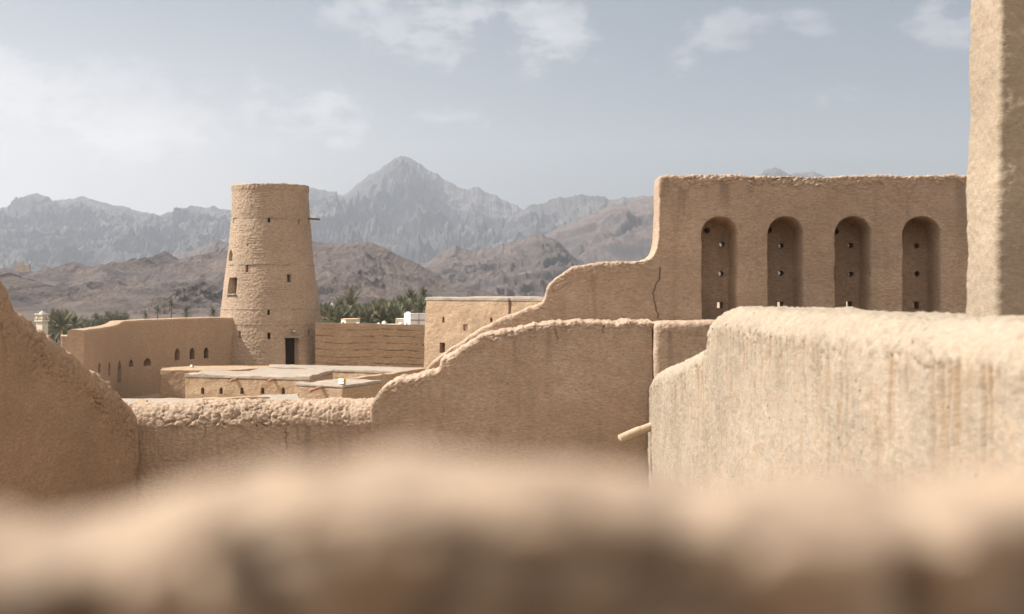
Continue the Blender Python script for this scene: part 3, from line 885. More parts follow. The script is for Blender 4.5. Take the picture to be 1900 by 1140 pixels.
def offs(pts, o):
    c = sum((Vector(p) for p in pts), Vector((0, 0))) / len(pts)
    return [Vector(p) + (Vector(p) - c).normalized() * o for p in pts]
mudblock('coping', offs([rel(a0), rel(a1), rel(a1 + back), rel(a0 + back)], 0.05), zt_b - 0.23 - GZ, zt_b - GZ, M_roof, bld, step=0.3)
mudblock('coping', [rel(a1 + nb_ * -0.09 + d * 0.08), rel(a2 + nb_ * -0.09), rel(a2 + back), rel(a1 + back + d * 0.08)], zt_b - 0.25 - GZ, zt_b - 0.03 - GZ, M_roof, bld, step=0.3)
bm = bmesh.new()
def fac(px, py):
    p = along(px); return Vector((*rel(p), (HY - py) / F * p.y - GZ)), p.y / F
nn3 = (nb_.x, nb_.y, 0)
for (px, py, w, hh, pt) in [(822.5, 599, 6, 11, .3), (912, 598, 6, 9, .3), (864, 614, 10, 12, 0), (822, 655, 13, 19, 0)]:
    p, kk = fac(px, py)
    pts = arch_pts(w * kk, hh * kk, pt) if pt else [(-w * kk / 2, 0), (w * kk / 2, 0), (w * kk / 2, hh * kk), (-w * kk / 2, hh * kk)]
    cutter(bm, pts, p, nn3, 0.5, 0.45 if px != 864 else 0.15)
cut(W1, bm)
rzb = math.atan2(d.y, d.x)
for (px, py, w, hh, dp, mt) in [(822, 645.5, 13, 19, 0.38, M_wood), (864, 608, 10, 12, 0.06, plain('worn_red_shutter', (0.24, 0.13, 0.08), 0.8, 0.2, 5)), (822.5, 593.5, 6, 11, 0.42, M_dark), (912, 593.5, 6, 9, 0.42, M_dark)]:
    p, kk = fac(px, py); c = p - nb_.to_3d() * dp
    bm = box_bm(c, (w * kk * 0.98, 0.05, hh * kk * 0.98), rz=rzb)
    if mt is M_wood:
        for j in (-0.3, 0, 0.3):
            box_bm(c + d.to_3d() * j * w * kk + nb_.to_3d() * 0.04, (0.05, 0.05, hh * kk * 0.95), bm, rz=rzb)
    bm_obj('window', bm, mt, bld)

# ---------------------------------------------------------------- flat-roofed blocks of the inner court
def xy(p): return (p.x, p.y)
zA = -4.9
polyA = [G(344, 693.5, zA), G(575, 699.6, zA), G(618, 685.6, zA), G(484, 682.6, zA), G(462, 688.3, zA), G(411, 686.6, zA), G(394, 685.4, zA)]
cA = sum(polyA, Vector()) / len(polyA)
blkA = empty('flat_roofed_house', (cA.x, cA.y, GZ))
tag(blkA, 'long low mud house with five small arched windows and pale flat roof below the tower', 'house')
ra = [Vector((p.x - cA.x, p.y - cA.y)) for p in polyA]
wA = mudblock('wall', ra, 0, zA - 0.22 - GZ, M_rough, blkA)
def grow(pts, o):
    n = len(pts); out = []
    for i in range(n):
        a, b, c = pts[i - 1], pts[i], pts[(i + 1) % n]
        e1 = (b - a).normalized(); e2 = (c - b).normalized()
        m_ = (Vector((e1.y, -e1.x)) + Vector((e2.y, -e2.x)))
        m_ = m_.normalized() if m_.length > 1e-6 else Vector((e1.y, -e1.x))
        out.append(b + m_ * o)
    return out
mudblock('roof', grow(ra, 0.05), zA - 0.22 - GZ, zA - GZ, M_roof, blkA, topjit=0.08)
dA = (polyA[1] - polyA[0]).to_2d().normalized(); nA = Vector((dA.y, -dA.x))
def onA(px):
    k = (px - CX) / F; o = polyA[0]; s_ = (k * o.y - o.x) / (dA.x - k * dA.y)
    return Vector((o.x + dA.x * s_, o.y + dA.y * s_))
bm = bmesh.new()
for px in (376, 410.8, 449.3, 487, 525.3):
    p = onA(px); kk = p.y / F
    cutter(bm, arch_pts(7.5 * kk, 12.5 * kk, .2), (p.x - cA.x, p.y - cA.y, (HY - 731.5) * kk - GZ), (nA.x, nA.y, 0), 0.5, 0.55)
cut(wA, bm)
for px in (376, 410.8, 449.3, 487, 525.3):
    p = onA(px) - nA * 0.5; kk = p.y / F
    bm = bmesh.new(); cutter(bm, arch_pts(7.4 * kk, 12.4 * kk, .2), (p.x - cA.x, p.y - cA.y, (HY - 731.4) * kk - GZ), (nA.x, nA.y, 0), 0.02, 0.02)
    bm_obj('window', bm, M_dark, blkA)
def spout(p, n, parent, L=0.75, r=0.085, drop=0.2, mat=M_terra):
    a = Vector((p.x, p.y, p.z)); b = a + Vector((n.x, n.y, 0)) * L + Vector((0, 0, -drop)); c = a - Vector((n.x, n.y, 0)) * 0.2
    me = tube_mesh('spout', [c, a, b, b + (a - b).normalized() * 0.01, b + (a - b).normalized() * 0.25], [r, r, r, r * 0.75, r * 0.75], 14)
    return link('spout', me, mat, parent)
for px in (438, 508):
    p = onA(px); z = (HY - 703.5) * p.y / F
    spout(Vector((p.x - cA.x, p.y - cA.y, z - GZ)), (nA * 0.75 + Vector((-0.65, 0))).normalized(), blkA, 0.32, 0.085, 0.10)

zB = -4.7
polyB = [G(548, 711, zB), G(635.5, 714.6, zB), G(709, 705.6, zB), G(619, 702.4, zB)]
cB = sum(polyB, Vector()) / 4
blkB = empty('small_roof_house', (cB.x, cB.y, GZ))
tag(blkB, 'small mud house with a shaded right side and one drain spout, flat pale roof', 'house')
rb_ = [Vector((p.x - cB.x, p.y - cB.y)) for p in polyB]
mudblock('wall', rb_, 0, zB - 0.16 - GZ, M_rough, blkB)
mudblock('roof', grow(rb_, 0.03), zB - 0.16 - GZ, zB - GZ, M_roof, blkB, topjit=0.08)
dB = (polyB[1] - polyB[0]).to_2d().normalized(); nB = Vector((dB.y, -dB.x))
k_ = (597.5 - CX) / F; s_ = (k_ * polyB[0].y - polyB[0].x) / (dB.x - k_ * dB.y); pB = polyB[0].to_2d() + dB * s_
spout(Vector((pB.x - cB.x, pB.y - cB.y, (HY - 718) * pB.y / F - GZ)), (nB * 0.8 + Vector((-0.6, 0))).normalized(), blkB, 0.65, 0.08, 0.18)

# parapet behind the small house, terraces in front of the tower, near roof
pD = [G(652, 703.2, -4.85), G(790, 684.0, -4.85)]
dD = (pD[1] - pD[0]).to_2d().normalized(); nD = Vector((-dD.y, dD.x)) * 0.45
par = mudblock('parapet', [xy(pD[0]), xy(pD[1]), tuple(pD[1].to_2d() + nD), tuple(pD[0].to_2d() + nD)], GZ, -4.85, M_smooth)
tag(par, 'low pinkish parapet slanting up behind the small mud house to the stepped wall', 'parapet')
zE = -5.2
e = [G(503, 679.8, zE), G(619, 684.6, zE), G(800, 691.5, zE), G(800, 682.5, zE), G(640, 678.6, zE), G(500, 676.6, zE)]
cE = sum(e, Vector()) / len(e)
terE = empty('raised_terrace', (cE.x, cE.y, GZ)); tag(terE, 'raised terrace with pale rim and rough face in front of the tower door', 'terrace')
reE = [Vector((p.x - cE.x, p.y - cE.y)) for p in e]
mudblock('wall', reE, 0, zE - 0.2 - GZ, M_rough, terE); mudblock('floor', grow(reE, 0.05), zE - 0.2 - GZ, zE - GZ, M_roof, terE)
zC = -5.42
cpo = [G(297.5, 686.5, zC), G(420, 687.5, zC), G(520, 682, zC), G(520, 677.8, zC), G(400, 678.6, zC), G(297.5, 681.5, zC)]
terC = mudblock('low_terrace', [xy(p) for p in cpo], GZ, zC, M_rough)
tag(terC, 'low shaded terrace block in the corner between curtain wall and round tower', 'terrace')
zF = -4.66
fpo = [G(150, 752, zF), G(560, 752, zF), G(555, 732.2, zF), G(503, 731.2, zF), G(452, 737.6, zF), G(395, 739.0, zF), G(340, 739.2, zF), G(150, 739.4, zF)]
rF = mudblock('near_roof', [xy(p) for p in fpo], GZ, zF, M_roof, topjit=0.06)
tag(rF, 'pale sunlit flat roof just above the crest of the low wall', 'roof')
stp = mudblock('roof_kerb', [xy(G(372, 744.5, zF + .02)), xy(G(420, 744.5, zF + .02)), xy(G(502, 739.6, zF + .02)), xy(G(470, 739.9, zF + 0.02))], zF - 0.1, zF + 0.12, M_smooth)
tag(stp, 'low kerb step lying across the pale near roof', 'kerb')
hm = mudblock('broken_block', [xy(G(252, 748, -4.5)), xy(G(272, 748, -4.5)), xy(G(274, 741, -4.5)), xy(G(252, 741, -4.5))], zF - .2, (HY - 736.5) / F * 59, M_rough, step=0.2, jit=0.08)
tag(hm, 'broken lump of masonry on the near roof, at the foot of the sloping wall', 'rubble')

# lamps on the roofs
def floodlight(loc, rz, w, hgt, label, dual=True):
    e = empty('floodlight', loc, rz); tag(e, label, 'floodlight', None)
    bm = box_bm((0, 0.05, hgt * 0.5 + 0.03), (w, 0.10, hgt))
    bm_obj('housing', bm, M_lampf if dual else M_metal, e, bevel=0.012)
    n = 2 if dual else 1
    for i in range(n):
        z = 0.03 + hgt * (i + 0.5) / n
        bm_obj('panel', box_bm((0, -0.015, z), (w * 0.9, 0.03, hgt / n * 0.72)), M_lampw, e, bevel=0.006)
    bm_obj('foot', box_bm((0, 0.05, 0.015), (w * 0.5, 0.14, 0.03)), M_metal, e)
    return e
pl_ = G(633.5, 714.0, zB)
floodlight((pl_.x, pl_.y, zB), R(-52), 0.50, 0.27, 'bright boxy floodlight with two white panels on the edge of the small house roof')
pl_ = G(355.5, 682.5, zC)
floodlight((pl_.x, pl_.y, zC), R(-40), 0.22, 0.18, 'small single pale floodlight standing on the shaded corner terrace', False)

# ---------------------------------------------------------------- village beyond the walls
def white_house():
    Y = 150.0; a = P(750, 603, Y); b = P(760, 603, 147.5); z1 = (HY - 583) / F * Y
    e = empty('white_house', (a.x, a.y, VZ)); tag(e, 'white house with peaked parapet and pink trim, beside the square mud building', 'house')
    W = 60 * Y / F
    # rotated body: short sunlit left face, long front face
    pl = [(0, 0), (0.75, -1.6), (0.75 + W, -1.0), (W, 5), (0, 5)]
    body = prism_bm(pl, 0, z1 - VZ)
    bm_obj('wall', body, M_white, e)
    bm = bmesh.new()
    def strip(p, q, hs, th=0.22):
        p, q = Vector(p), Vector(q); n = len(hs)
        dd = (q - p).normalized(); nn = Vector((dd.y, -dd.x)) * 0.02
        top = [p.lerp(q, i / (n - 1)) for i in range(n)]
        vs = []
        for i, t in enumerate(top):
            vs.append([bm.verts.new((t.x + nn.x, t.y + nn.y, z1 - VZ)), bm.verts.new((t.x + nn.x, t.y + nn.y, z1 - VZ + hs[i])),
                       bm.verts.new((t.x - nn.x * 10, t.y - nn.y * 10, z1 - VZ + hs[i])), bm.verts.new((t.x - nn.x * 10, t.y - nn.y * 10, z1 - VZ))])
        for i in range(n - 1):
            for s in range(4): bm.faces.new((vs[i][s], vs[i][(s + 1) % 4], vs[i + 1][(s + 1) % 4], vs[i + 1][s]))
        bm.faces.new(vs[0]); bm.faces.new(vs[-1][::-1])
    strip(pl[0], pl[1], [0.05, 0.12, 0.25, 0.12, 0.05])
    strip(pl[1], pl[2], [0.1, 0.1, 0.1, 0.1, 0.1, 0.22, 0.3, 0.22, 0.1, 0.1])
    bm_obj('parapet', bm, M_white, e)
    zb = (HY - 593.5) / F * Y - VZ
    tr = bmesh.new(); dd = Vector((W, 0.6)).normalized()
    box_bm((0.75 + W / 2 + dd.y * 0.03, -1.3 - 0.03, zb), (W * 0.99, 0.05, 0.10), tr, rz=math.atan2(dd.y, dd.x))
    box_bm((0.75 + 0.9, -1.6 + 0.16 - 0.09 - 0.05, zb + 0.05), (0.07, 0.06, 1.5), tr, rz=math.atan2(dd.y, dd.x))
    bm_obj('trim', tr, M_pink, e)
    bm_obj('side_block', box_bm((-0.5, 1.6, (z1 - VZ - 0.5) / 2), (0.9, 2.5, z1 - VZ - 0.5)), M_cream, e)
    bm_obj('window', box_bm((0.36 - 0.02, -0.78 - 0.02, zb - 0.55), (0.1, 0.22, 0.5), rz=R(25)), M_metal, e)
white_house()

def cream_hut():
    Y = 140.0; a = P(633, 594, Y); W = 29 * Y / F; H = (HY - 593.5) / F * Y - VZ
    e = empty('cream_hut', (a.x, a.y, VZ)); tag(e, 'low flat-topped cream building peeking above the layered wall left of the small domes', 'building')
    bm_obj('wall', prism_bm([(0, 0), (0.55, -0.9), (W, -0.5), (W, 3), (0, 3)], 0, H), M_cream, e)
    bm_obj('parapet', prism_bm([(-0.04, 0), (0.53, -0.96), (W + 0.05, -0.55), (W + 0.05, 3.05), (-0.04, 3.05)], H + 0.001, H + 0.07), plain('peach_paint', (0.5, 0.34, 0.23), 0.8, 0.05), e)
    bm_obj('window', box_bm((0.26, -0.5, H - 0.32), (0.05, 0.2, 0.2), rz=R(-60) + R(90)), M_dark, e)
cream_hut()

def domes():
    Y = 132.0; a = P(660, 605, Y); H = (HY - 603) / F * Y - VZ
    e = empty('domed_house', (a.x, a.y, VZ)); tag(e, 'low house hidden behind the layered wall with only its small white domes showing', 'house')
    bm_obj('wall', box_bm((1.4, 2.0, H / 2), (5.0, 3.0, H)), M_cream, e)
    for px, rr, up in ((662, 4.0, 0.0), (701, 3.5, 0), (711, 4, 0.14), (742, 4.0, 0.0)):
        r_ = rr * Y / F
        bm = bmesh.new(); bmesh.ops.create_uvsphere(bm, u_segments=16, v_segments=10, radius=r_, matrix=Matrix.Translation(((px - 660) * Y / F, 0.9, H + up)))
        bmesh.ops.create_cone(bm, cap_ends=True, segments=16, radius1=r_, radius2=r_, depth=0.6, matrix=Matrix.Translation(((px - 660) * Y / F, 0.9, H + up - 0.3)))
        bm_obj('dome', bm, M_white, e, smooth=True)
domes()

def minaret_cream():
    Y = 200.0; a = P(78, 600, Y); kk = Y / F
    e = empty('minaret', (a.x, a.y, VZ), R(-25)); tag(e, 'cream square minaret with grey dome, above the sloping wall crest', 'minaret')
    def zz(py): return (HY - py) * kk - VZ
    w = 17 * kk
    bm_obj('shaft', box_bm((0, 0, zz(597) / 2), (w * .86, w * .86, zz(597))), M_cream, e)
    bm = bmesh.new()
    box_bm((0, 0, (zz(597) + zz(594)) / 2), (w * 1.12, w * 1.12, zz(594) - zz(597)), bm)
    for i in range(-2, 3):
        for sx, sy in ((1, 0), (0, 1)):
            for sg_ in (-1, 1):
                box_bm((i * w * 0.25 if sy else sg_ * w * .53, i * w * 0.25 if sx else sg_ * w * .53, zz(594) + 0.1), (0.06, 0.06, 0.2), bm)
    box_bm((0, 0, zz(594) + 0.24), (w * 1.12, w * 1.12, 0.06), bm)
    bm_obj('balcony', bm, M_cream, e)
    bm = bmesh.new()
    zt_ = zz(584.5); zb_ = zz(594)
    for sx in (-1, 0, 1):
        for sy in (-1, 0, 1):
            if sx == 0 and sy == 0: continue
            tk = 0.24 if sx and sy else 0.1
            box_bm((sx * w * .37, sy * w * .37, (zt_ + zb_) / 2), (tk, tk, zt_ - zb_), bm)
    box_bm((0, 0, zt_ - 0.08), (w * .9, w * .9, 0.2), bm)
    bm_obj('lantern', bm, M_cream, e)
    bm_obj('cornice', box_bm((0, 0, zz(583.2)), (w * 1.15, w * 1.15, 0.14)), M_cream, e)
    bm = bmesh.new(); bmesh.ops.create_uvsphere(bm, u_segments=24, v_segments=14, radius=5.2 * kk, matrix=Matrix.Translation((0, 0, zz(583)))); 
    bmesh.ops.create_cone(bm, cap_ends=True, segments=8, radius1=0.04, radius2=0.0, depth=0.4, matrix=Matrix.Translation((0, 0, zz(583) + 5.2 * kk + 0.15)))
    bm_obj('dome', bm, M_dome, e, smooth=True)
minaret_cream()

def minaret_white():
    Y = 600.0; a = P(616, 600, Y); kk = Y / F
    def zz(py): return (HY - py) * kk - VZ
    e = empty('minaret', (a.x, a.y, VZ), R(20)); tag(e, 'slim white minaret with tiny cap, rising left of the tall palm', 'minaret')
    bm_obj('base', box_bm((-0.4, 0, zz(583) / 2), (2.0, 2.0, zz(583))), M_white, e)
    bm_obj('shaft', box_bm((0, 0, zz(567) / 2), (1.25, 1.25, zz(567))), M_white, e)
    bm_obj('balcony', box_bm((0, 0, zz(567) + 0.1), (1.5, 1.5, 0.25)), M_white, e)
    bm = bmesh.new(); bmesh.ops.create_uvsphere(bm, u_segments=12, v_segments=8, radius=0.5, matrix=Matrix.Translation((0, 0, zz(565))))
    bmesh.ops.create_cone(bm, cap_ends=True, segments=8, radius1=0.12, radius2=0.0, depth=1.2, matrix=Matrix.Translation((0, 0, zz(565) + 0.9)))
    bm_obj('dome', bm, M_white, e, smooth=True)
minaret_white()

# ruined hill fort on the far left hill
e0 = P(41, 494, 1460)
M_fort = plain('pale_fort_mud', (0.42, 0.33, 0.25), 0.9, 0.1, 0.3)
fort = empty('hill_fort', (e0.x, e0.y, e0.z - 6))
mudblock('wall', [(-7, -3), (8, -3), (8, 4), (-7, 4)], 0, 7.5, M_fort, fort, step=2, jit=0.4)
mudblock('keep', [(-3, -3.4), (2, -3.4), (2, 2), (-3, 2)], 0, 11.0, M_fort, fort, step=2, jit=0.3)
tag(fort, 'tiny pale fort on the ridge of the foothills at far left', 'fort')

# ---------------------------------------------------------------- palms and trees
def palm_crown(seed, nf=46, L=3.0, dry=0.12, tight=1.0):
    rg = random.Random(seed); vs, fs, mi = [], [], []
    for i in range(nf):
        az = i * 2.399963 + rg.uniform(-.2, .2)
        t_ = (i + 0.5) / nf
        el = R(88 - 118 * t_ ** 1.0 * tight + rg.uniform(-8, 8))
        ln = L * rg.uniform(0.8, 1.1) * (0.75 + 0.25 * math.sin(math.pi * min(1, t_ * 1.2 + 0.15)))
        droop = rg.uniform(0.55, 1.1) * (0.6 + 0.6 * t_)
        p = Vector((0, 0, 0)); dirv = Vector((math.cos(az) * math.cos(el), math.sin(az) * math.cos(el), math.sin(el)))
        seg = 14; pts = [p.copy()]
        for k in range(seg):
            dirv = (dirv + Vector((0, 0, -1)) * droop * 0.115 * (k / seg + 0.25)).normalized()
            p = p + dirv * ln / seg; pts.append(p.copy())
        isdry = (t_ > 0.86 and rg.random() < 0.75) or rg.random() < dry
        m = 1 if isdry else 0
        side0 = Vector((-math.sin(az), math.cos(az), 0))
        # rachis
        for k in range(seg):
            w0 = 0.035 * (1 - k / seg) + 0.01; w1 = 0.035 * (1 - (k + 1) / seg) + 0.01
            b = len(vs); vs += [pts[k] - side0 * w0, pts[k] + side0 * w0, pts[k + 1] + side0 * w1, pts[k + 1] - side0 * w1]; fs.append((b, b + 1, b + 2, b + 3)); mi.append(1)
        nl = 22
        for k in range(nl):
            u = 0.16 + 0.84 * k / (nl - 1); x = u * seg; i0 = min(seg - 1, int(x)); q = pts[i0].lerp(pts[i0 + 1], x - i0)
            tg = (pts[i0 + 1] - pts[i0]).normalized(); up = side0.cross(tg)
            if up.z < 0: up = -up
            ll = 0.62 * math.sin(math.pi * (0.18 + 0.72 * u)) * rg.uniform(.8, 1.15) * L / 3
            for sd in (-1, 1):
                dv = (side0 * sd * 0.75 + tg * 0.75 + up * rg.uniform(0.1, 0.5)).normalized()
                e_ = q + dv * ll + Vector((0, 0, -0.10 * ll)); wv = tg * 0.045 * L / 3
                b = len(vs); vs += [q - wv, q + wv, e_]; fs.append((b, b + 1, b + 2)); mi.append(m)
    me = bpy.data.meshes.new('crown'); me.from_pydata([tuple(v) for v in vs], [], fs)
    me.materials.append(M_frond); me.materials.append(M_dry)
    me.polygons.foreach_set('material_index', np.array(mi, dtype=np.int32)); me.update()
    return me


def trunk_mesh(H, r=0.2):
    pts, rd = [], []
    n = int(H / 0.12)
    for i in range(n + 1):
        t = i / n; pts.append((0.12 * math.sin(t * 2.2), 0.08 * t, H * t)); rd.append(r * (1.15 - 0.3 * t) * (1 + 0.10 * (i % 2)))
    return tube_mesh('trunk', pts, rd, 10)

crowns = [palm_crown(s, nf=n_, L=L_, tight=t_) for s, n_, L_, t_ in ((1, 50, 3.0, 1.0), (2, 44, 2.8, 0.9), (3, 54, 3.2, 1.1), (4, 40, 2.6, 0.85))]
trunk_me = trunk_mesh(10.0)
def palm(px, py, Y, size, ci, label, group=None):
    Y = Y * 1.9 if Y < 209 else Y * 2.2
    """py = crown centre row"""
    k = Y / F; z = (HY - py) * k; H = z - VZ
    e = empty('date_palm', ((px - CX) * k, Y, VZ), random.uniform(0, 6.28)); tag(e, label, 'palm', group)
    tr = link('trunk', trunk_me, M_trunk, e); tr.scale = (1, 1, H / 10.0)
    cr = link('crown', crowns[ci], None, e, (0.10, 0.08, H)); cr.scale = (size * 1.5,) * 3
    return e
GP = 'date palms in the grove'
palm(652, 571, 165, 1.02, 2, 'large shaggy date palm standing tallest in the left half of the grove')
palm(632, 579, 166, 0.88, 0, 'pale arching date palm close to the left side of the large shaggy palm')
palm(762, 556, 185, 0.80, 1, 'round-headed date palm rising above the grove behind the white house')
palm(786, 551, 192, 0.78, 3, 'dark slender date palm tallest of all, right against the corner of the square building')
gl = 'date palm packed into the green grove behind the layered wall'
rr_ = random.Random(5)
for px, py, Y in [(600, 591, 190), (612, 592, 178), (623, 595, 170), (640, 593, 158), (668, 587, 170), (680, 590, 160), (692, 580, 180), (700, 586, 168), (712, 575, 190), (716, 590, 160), (724, 582, 175),
                  (733, 571, 200), (738, 588, 162), (745, 577, 180), (752, 567, 205), (757, 584, 170), (768, 572, 195), (776, 566, 205), (781, 579, 176), (790, 570, 188), (797, 575, 180), (703, 594, 150), (690, 595, 148), (727, 594, 152), (660, 592, 150), (605, 597, 150), (616, 598, 146), (630, 599, 144), (645, 599, 146), (672, 598, 145), (683, 599, 142), (698, 600, 145), (712, 599, 143), (722, 600, 146), (735, 596, 144), (740, 598, 142), (742, 568, 208), (729, 576, 195), (718, 579, 192), (705, 580, 190)]:
    palm(px, py + 1.5, Y, rr_.uniform(0.75, 1.0), rr_.randrange(4), gl, GP)
palm(318, 568, 235, 0.72, 1, 'lone date palm with a tall bare trunk beyond the curtain wall')
palm(293, 579, 230, 0.70, 3, 'stubby dark date palm just left of the lone tall palm')
palm(346, 583, 215, 0.72, 0, 'low date palm showing over the curtain wall right of the lone tall palm')
palm(395, 585, 210, 0.74, 1, 'low date palm showing over the curtain wall close to the tower')
palm(270, 588, 215, 0.6, 3, 'smallest date palm head showing over the curtain wall left of the stubby palm')
gb = 'leafy date palm in the clump behind the near end of the curtain wall'
for px, py, Y in [(99, 606, 175), (112, 609, 165), (125, 605, 178), (110, 602, 190), (138, 608, 172), (94, 613, 170), (120, 612, 168), (104, 615, 168)]:
    palm(px, py, Y, rr_.uniform(0.75, 0.95), rr_.randrange(4), gb, 'date palms in the left clump')


def tree_crown(seed, rx, ry, rz_, n=3600):
    rg = np.random.default_rng(seed)
    cl = []
    for i in range(26):
        v = rg.normal(size=3); v /= np.linalg.norm(v); cl.append(v * np.array([rx, ry, rz_]) * rg.uniform(0.3, 0.95))
    vs, fs = [], []
    for i in range(n):
        c = cl[rg.integers(len(cl))] + rg.normal(size=3) * 0.45 * np.array([1.1, 1.1, 0.8])
        a, b = rg.normal(size=3), rg.normal(size=3); a /= np.linalg.norm(a); b -= a * (a @ b); b /= np.linalg.norm(b)
        s = rg.uniform(0.10, 0.22); k = len(vs)
        vs += [c - a * s, c + b * s * 0.5, c + a * s, c - b * s * 0.5]; fs.append((k, k + 1, k + 2, k + 3))
    me = bpy.data.meshes.new('crown'); me.from_pydata([tuple(map(float, v)) for v in vs], [], fs); me.materials.append(M_leaf); me.update()
    return me

def tree(px, py, Y, rx, rz_, seed, label, group=None):
    Y *= 1.9; rx *= 1.9; rz_ *= 1.9
    k = Y / F; H = (HY - py) * k - VZ
    e = empty('tree', ((px - CX) * k, Y, VZ)); tag(e, label, 'tree', group)
    pts = [(0, 0, 0), (0.1, 0, H * .5), (-0.05, 0.05, H)]
    link('trunk', tube_mesh('trunk', pts, [0.22, 0.17, 0.08], 8), M_trunk, e)
    link('crown', tree_crown(seed, rx, rx, rz_), None, e, (0, 0, H))
tree(200, 594, 205, 1.9, 1.1, 1, 'broad dusty green tree in the middle of the trees beyond the lower curtain wall')
tree(222, 592, 215, 1.5, 1.2, 2, 'rounded dusty tree at right end of the trees beyond the lower curtain wall')
tree(177, 598, 200, 1.6, 1.1, 3, 'low dusty tree at the left end of the trees beyond the lower curtain wall')
tree(158, 604, 190, 1.3, 0.9, 4, 'small dark bushy tree between the palm clump and the low dusty tree')
tree(606, 586, 300, 2.2, 1.3, 5, 'hazy round tree beside the foot of the white minaret')

# ---------------------------------------------------------------- mountains
def rock(name, c1, c2, c3, sc_):
    m, n, b = new_mat(name)
    tc = n.add('ShaderNodeTexCoord').outputs['Object']
    a = n.noise(tc, sc_, 5, 0.6); d_ = n.noise(tc, sc_ * 4, 5, 0.65); f_ = n.noise(tc, sc_ * 30, 5, 0.75)
    at = n.add('ShaderNodeAttribute', attribute_name='steep').outputs['Fac']
    c = n.mix(n.ramp(a, 0.38, 0.62), c1, c2)
    c = n.mix(n.m('MULTIPLY', n.ramp(d_, 0.4, 0.65), 0.55), c, c3)
    c = n.mix(n.m('MULTIPLY', at, 0.92), c, c3)  # painted shade: steep faces darkened in colour to deepen shadow contrast
    c = n.mix(n.ramp(f_, 0.4, 0.65, 0, 0.6), c, mul(c2, 0.55))
    n.l.new(c, b.inputs['Base Color'])
    bp = n.add('ShaderNodeBump'); bp.inputs['Strength'].default_value = 0.9; bp.inputs['Distance'].default_value = 0.04 / sc_
    n.l.new(n.m('ADD', f_, d_), bp.inputs['Height']); n.l.new(bp.outputs[0], b.inputs['Normal'])
    return m
R_far = rock('far_rock', (0.18, 0.163, 0.156), (0.115, 0.108, 0.107), (0.05, 0.05, 0.054), 0.0018)
R_mid = rock('brown_rock', (0.16, 0.124, 0.107), (0.125, 0.10, 0.09), (0.06, 0.055, 0.055), 0.006)
R_near = rock('dark_foothill_rock', (0.155, 0.12, 0.104), (0.112, 0.09, 0.082), (0.05, 0.048, 0.049), 0.012)


def mountain(name, Y0, prof, mat, depth, bdepth, nx, ny, lam, amp, seed, shape=1.25, jag=0.0, extra=0.0, zb=VZ - 2.0):
    prof = np.array(prof, float); k = Y0 / F
    X = np.linspace(prof[0, 0], prof[-1, 0], nx); xs_ = (X - CX) * k
    zr = np.interp(X, prof[:, 0], (HY - prof[:, 1]) * k)
    w = max(3, nx // 420) | 1
    zr = np.convolve(np.pad(zr, w // 2, 'edge'), np.ones(w) / w, 'valid')
    zr = zr + (ridged(xs_ / lam * 6 + seed, np.full(nx, seed), 5, 0.65) - 0.5) * jag
    taper = sst(0, 0.10, np.linspace(0, 1, nx)) * sst(0, 0.10, np.linspace(1, 0, nx))
    zr = zb + (zr - zb) * taper
    nyb = ny // 4
    t = np.r_[-np.linspace(1, 0, nyb, endpoint=False), np.linspace(0, 1, ny) ** 1.15]
    XX, TT = np.meshgrid(xs_, t, indexing='ij'); ZR = np.repeat(zr[:, None], len(t), 1)
    YY = Y0 - np.where(TT > 0, TT * depth, TT * bdepth)
    wx = fbm(XX / lam * 0.7 + seed, YY / lam * 0.7, 0.3, 3) * lam * 0.45
    wy = fbm(XX / lam * 0.7 + seed + 50, YY / lam * 0.7, 0.9, 3) * lam * 0.45
    # crest height seen by a point further down the slope drifts sideways -> winding spurs
    xsh = XX + wx * np.clip(TT, 0, 1) * 1.2
    ZRs = np.interp(xsh.ravel(), xs_, zr).reshape(XX.shape)
    tt = np.abs(TT)
    prof_t = np.where(TT >= 0, (1 - tt) ** shape, (1 - tt) ** 1.1)
    H = zb + (ZRs - zb) * prof_t
    rd = ridged((XX + wx) / lam + seed, (YY + wy) / (lam * 1.4) + seed * 2, 6, 0.57)
    rel_ = np.clip((ZRs - zb), 0, None)
    env = sst(0.0, 0.16, tt) * (1 - sst(0.72, 1.0, tt))
    H = H + np.minimum(rd - 0.66, 0.10 * tt) * amp * 1.35 * rel_ * env * (1 - 0.35 * tt)
    small = ridged((XX + wx) / (lam * 0.22) + seed, (YY + wy) / (lam * 0.27), 5, 0.6)
    H = H + (small - 0.62) * amp * 0.40 * rel_ * (0.05 + env)
    if extra:
        rd2 = ridged(XX / (lam * 0.5) + 3 + seed, YY / (lam * 0.5), 5, 0.55)
        H = H + np.maximum(rd2 - 0.62, 0) * extra * env
    H = np.maximum(H, zb)
    gx = np.gradient(H, axis=0) / (np.gradient(XX, axis=0) + 1e-9); gy = np.gradient(H, axis=1) / (np.gradient(YY, axis=1) + 1e-9)
    sl = np.hypot(gx, gy)
    steep = sst(0.75, 1.7, sl + 0.4 * fbm(XX / lam * 4, YY / lam * 4, 0.2, 3))
    base = np.array([0, Y0, 0.0])
    v = np.stack([XX, YY, H], -1).reshape(-1, 3)
    me = np_mesh(name, v - base, grid_quads(nx, len(t)), True, {'steep': steep.ravel()})
    o = link(name, me, mat, None, Vector(base)); tag(o, kind='structure')
    return o

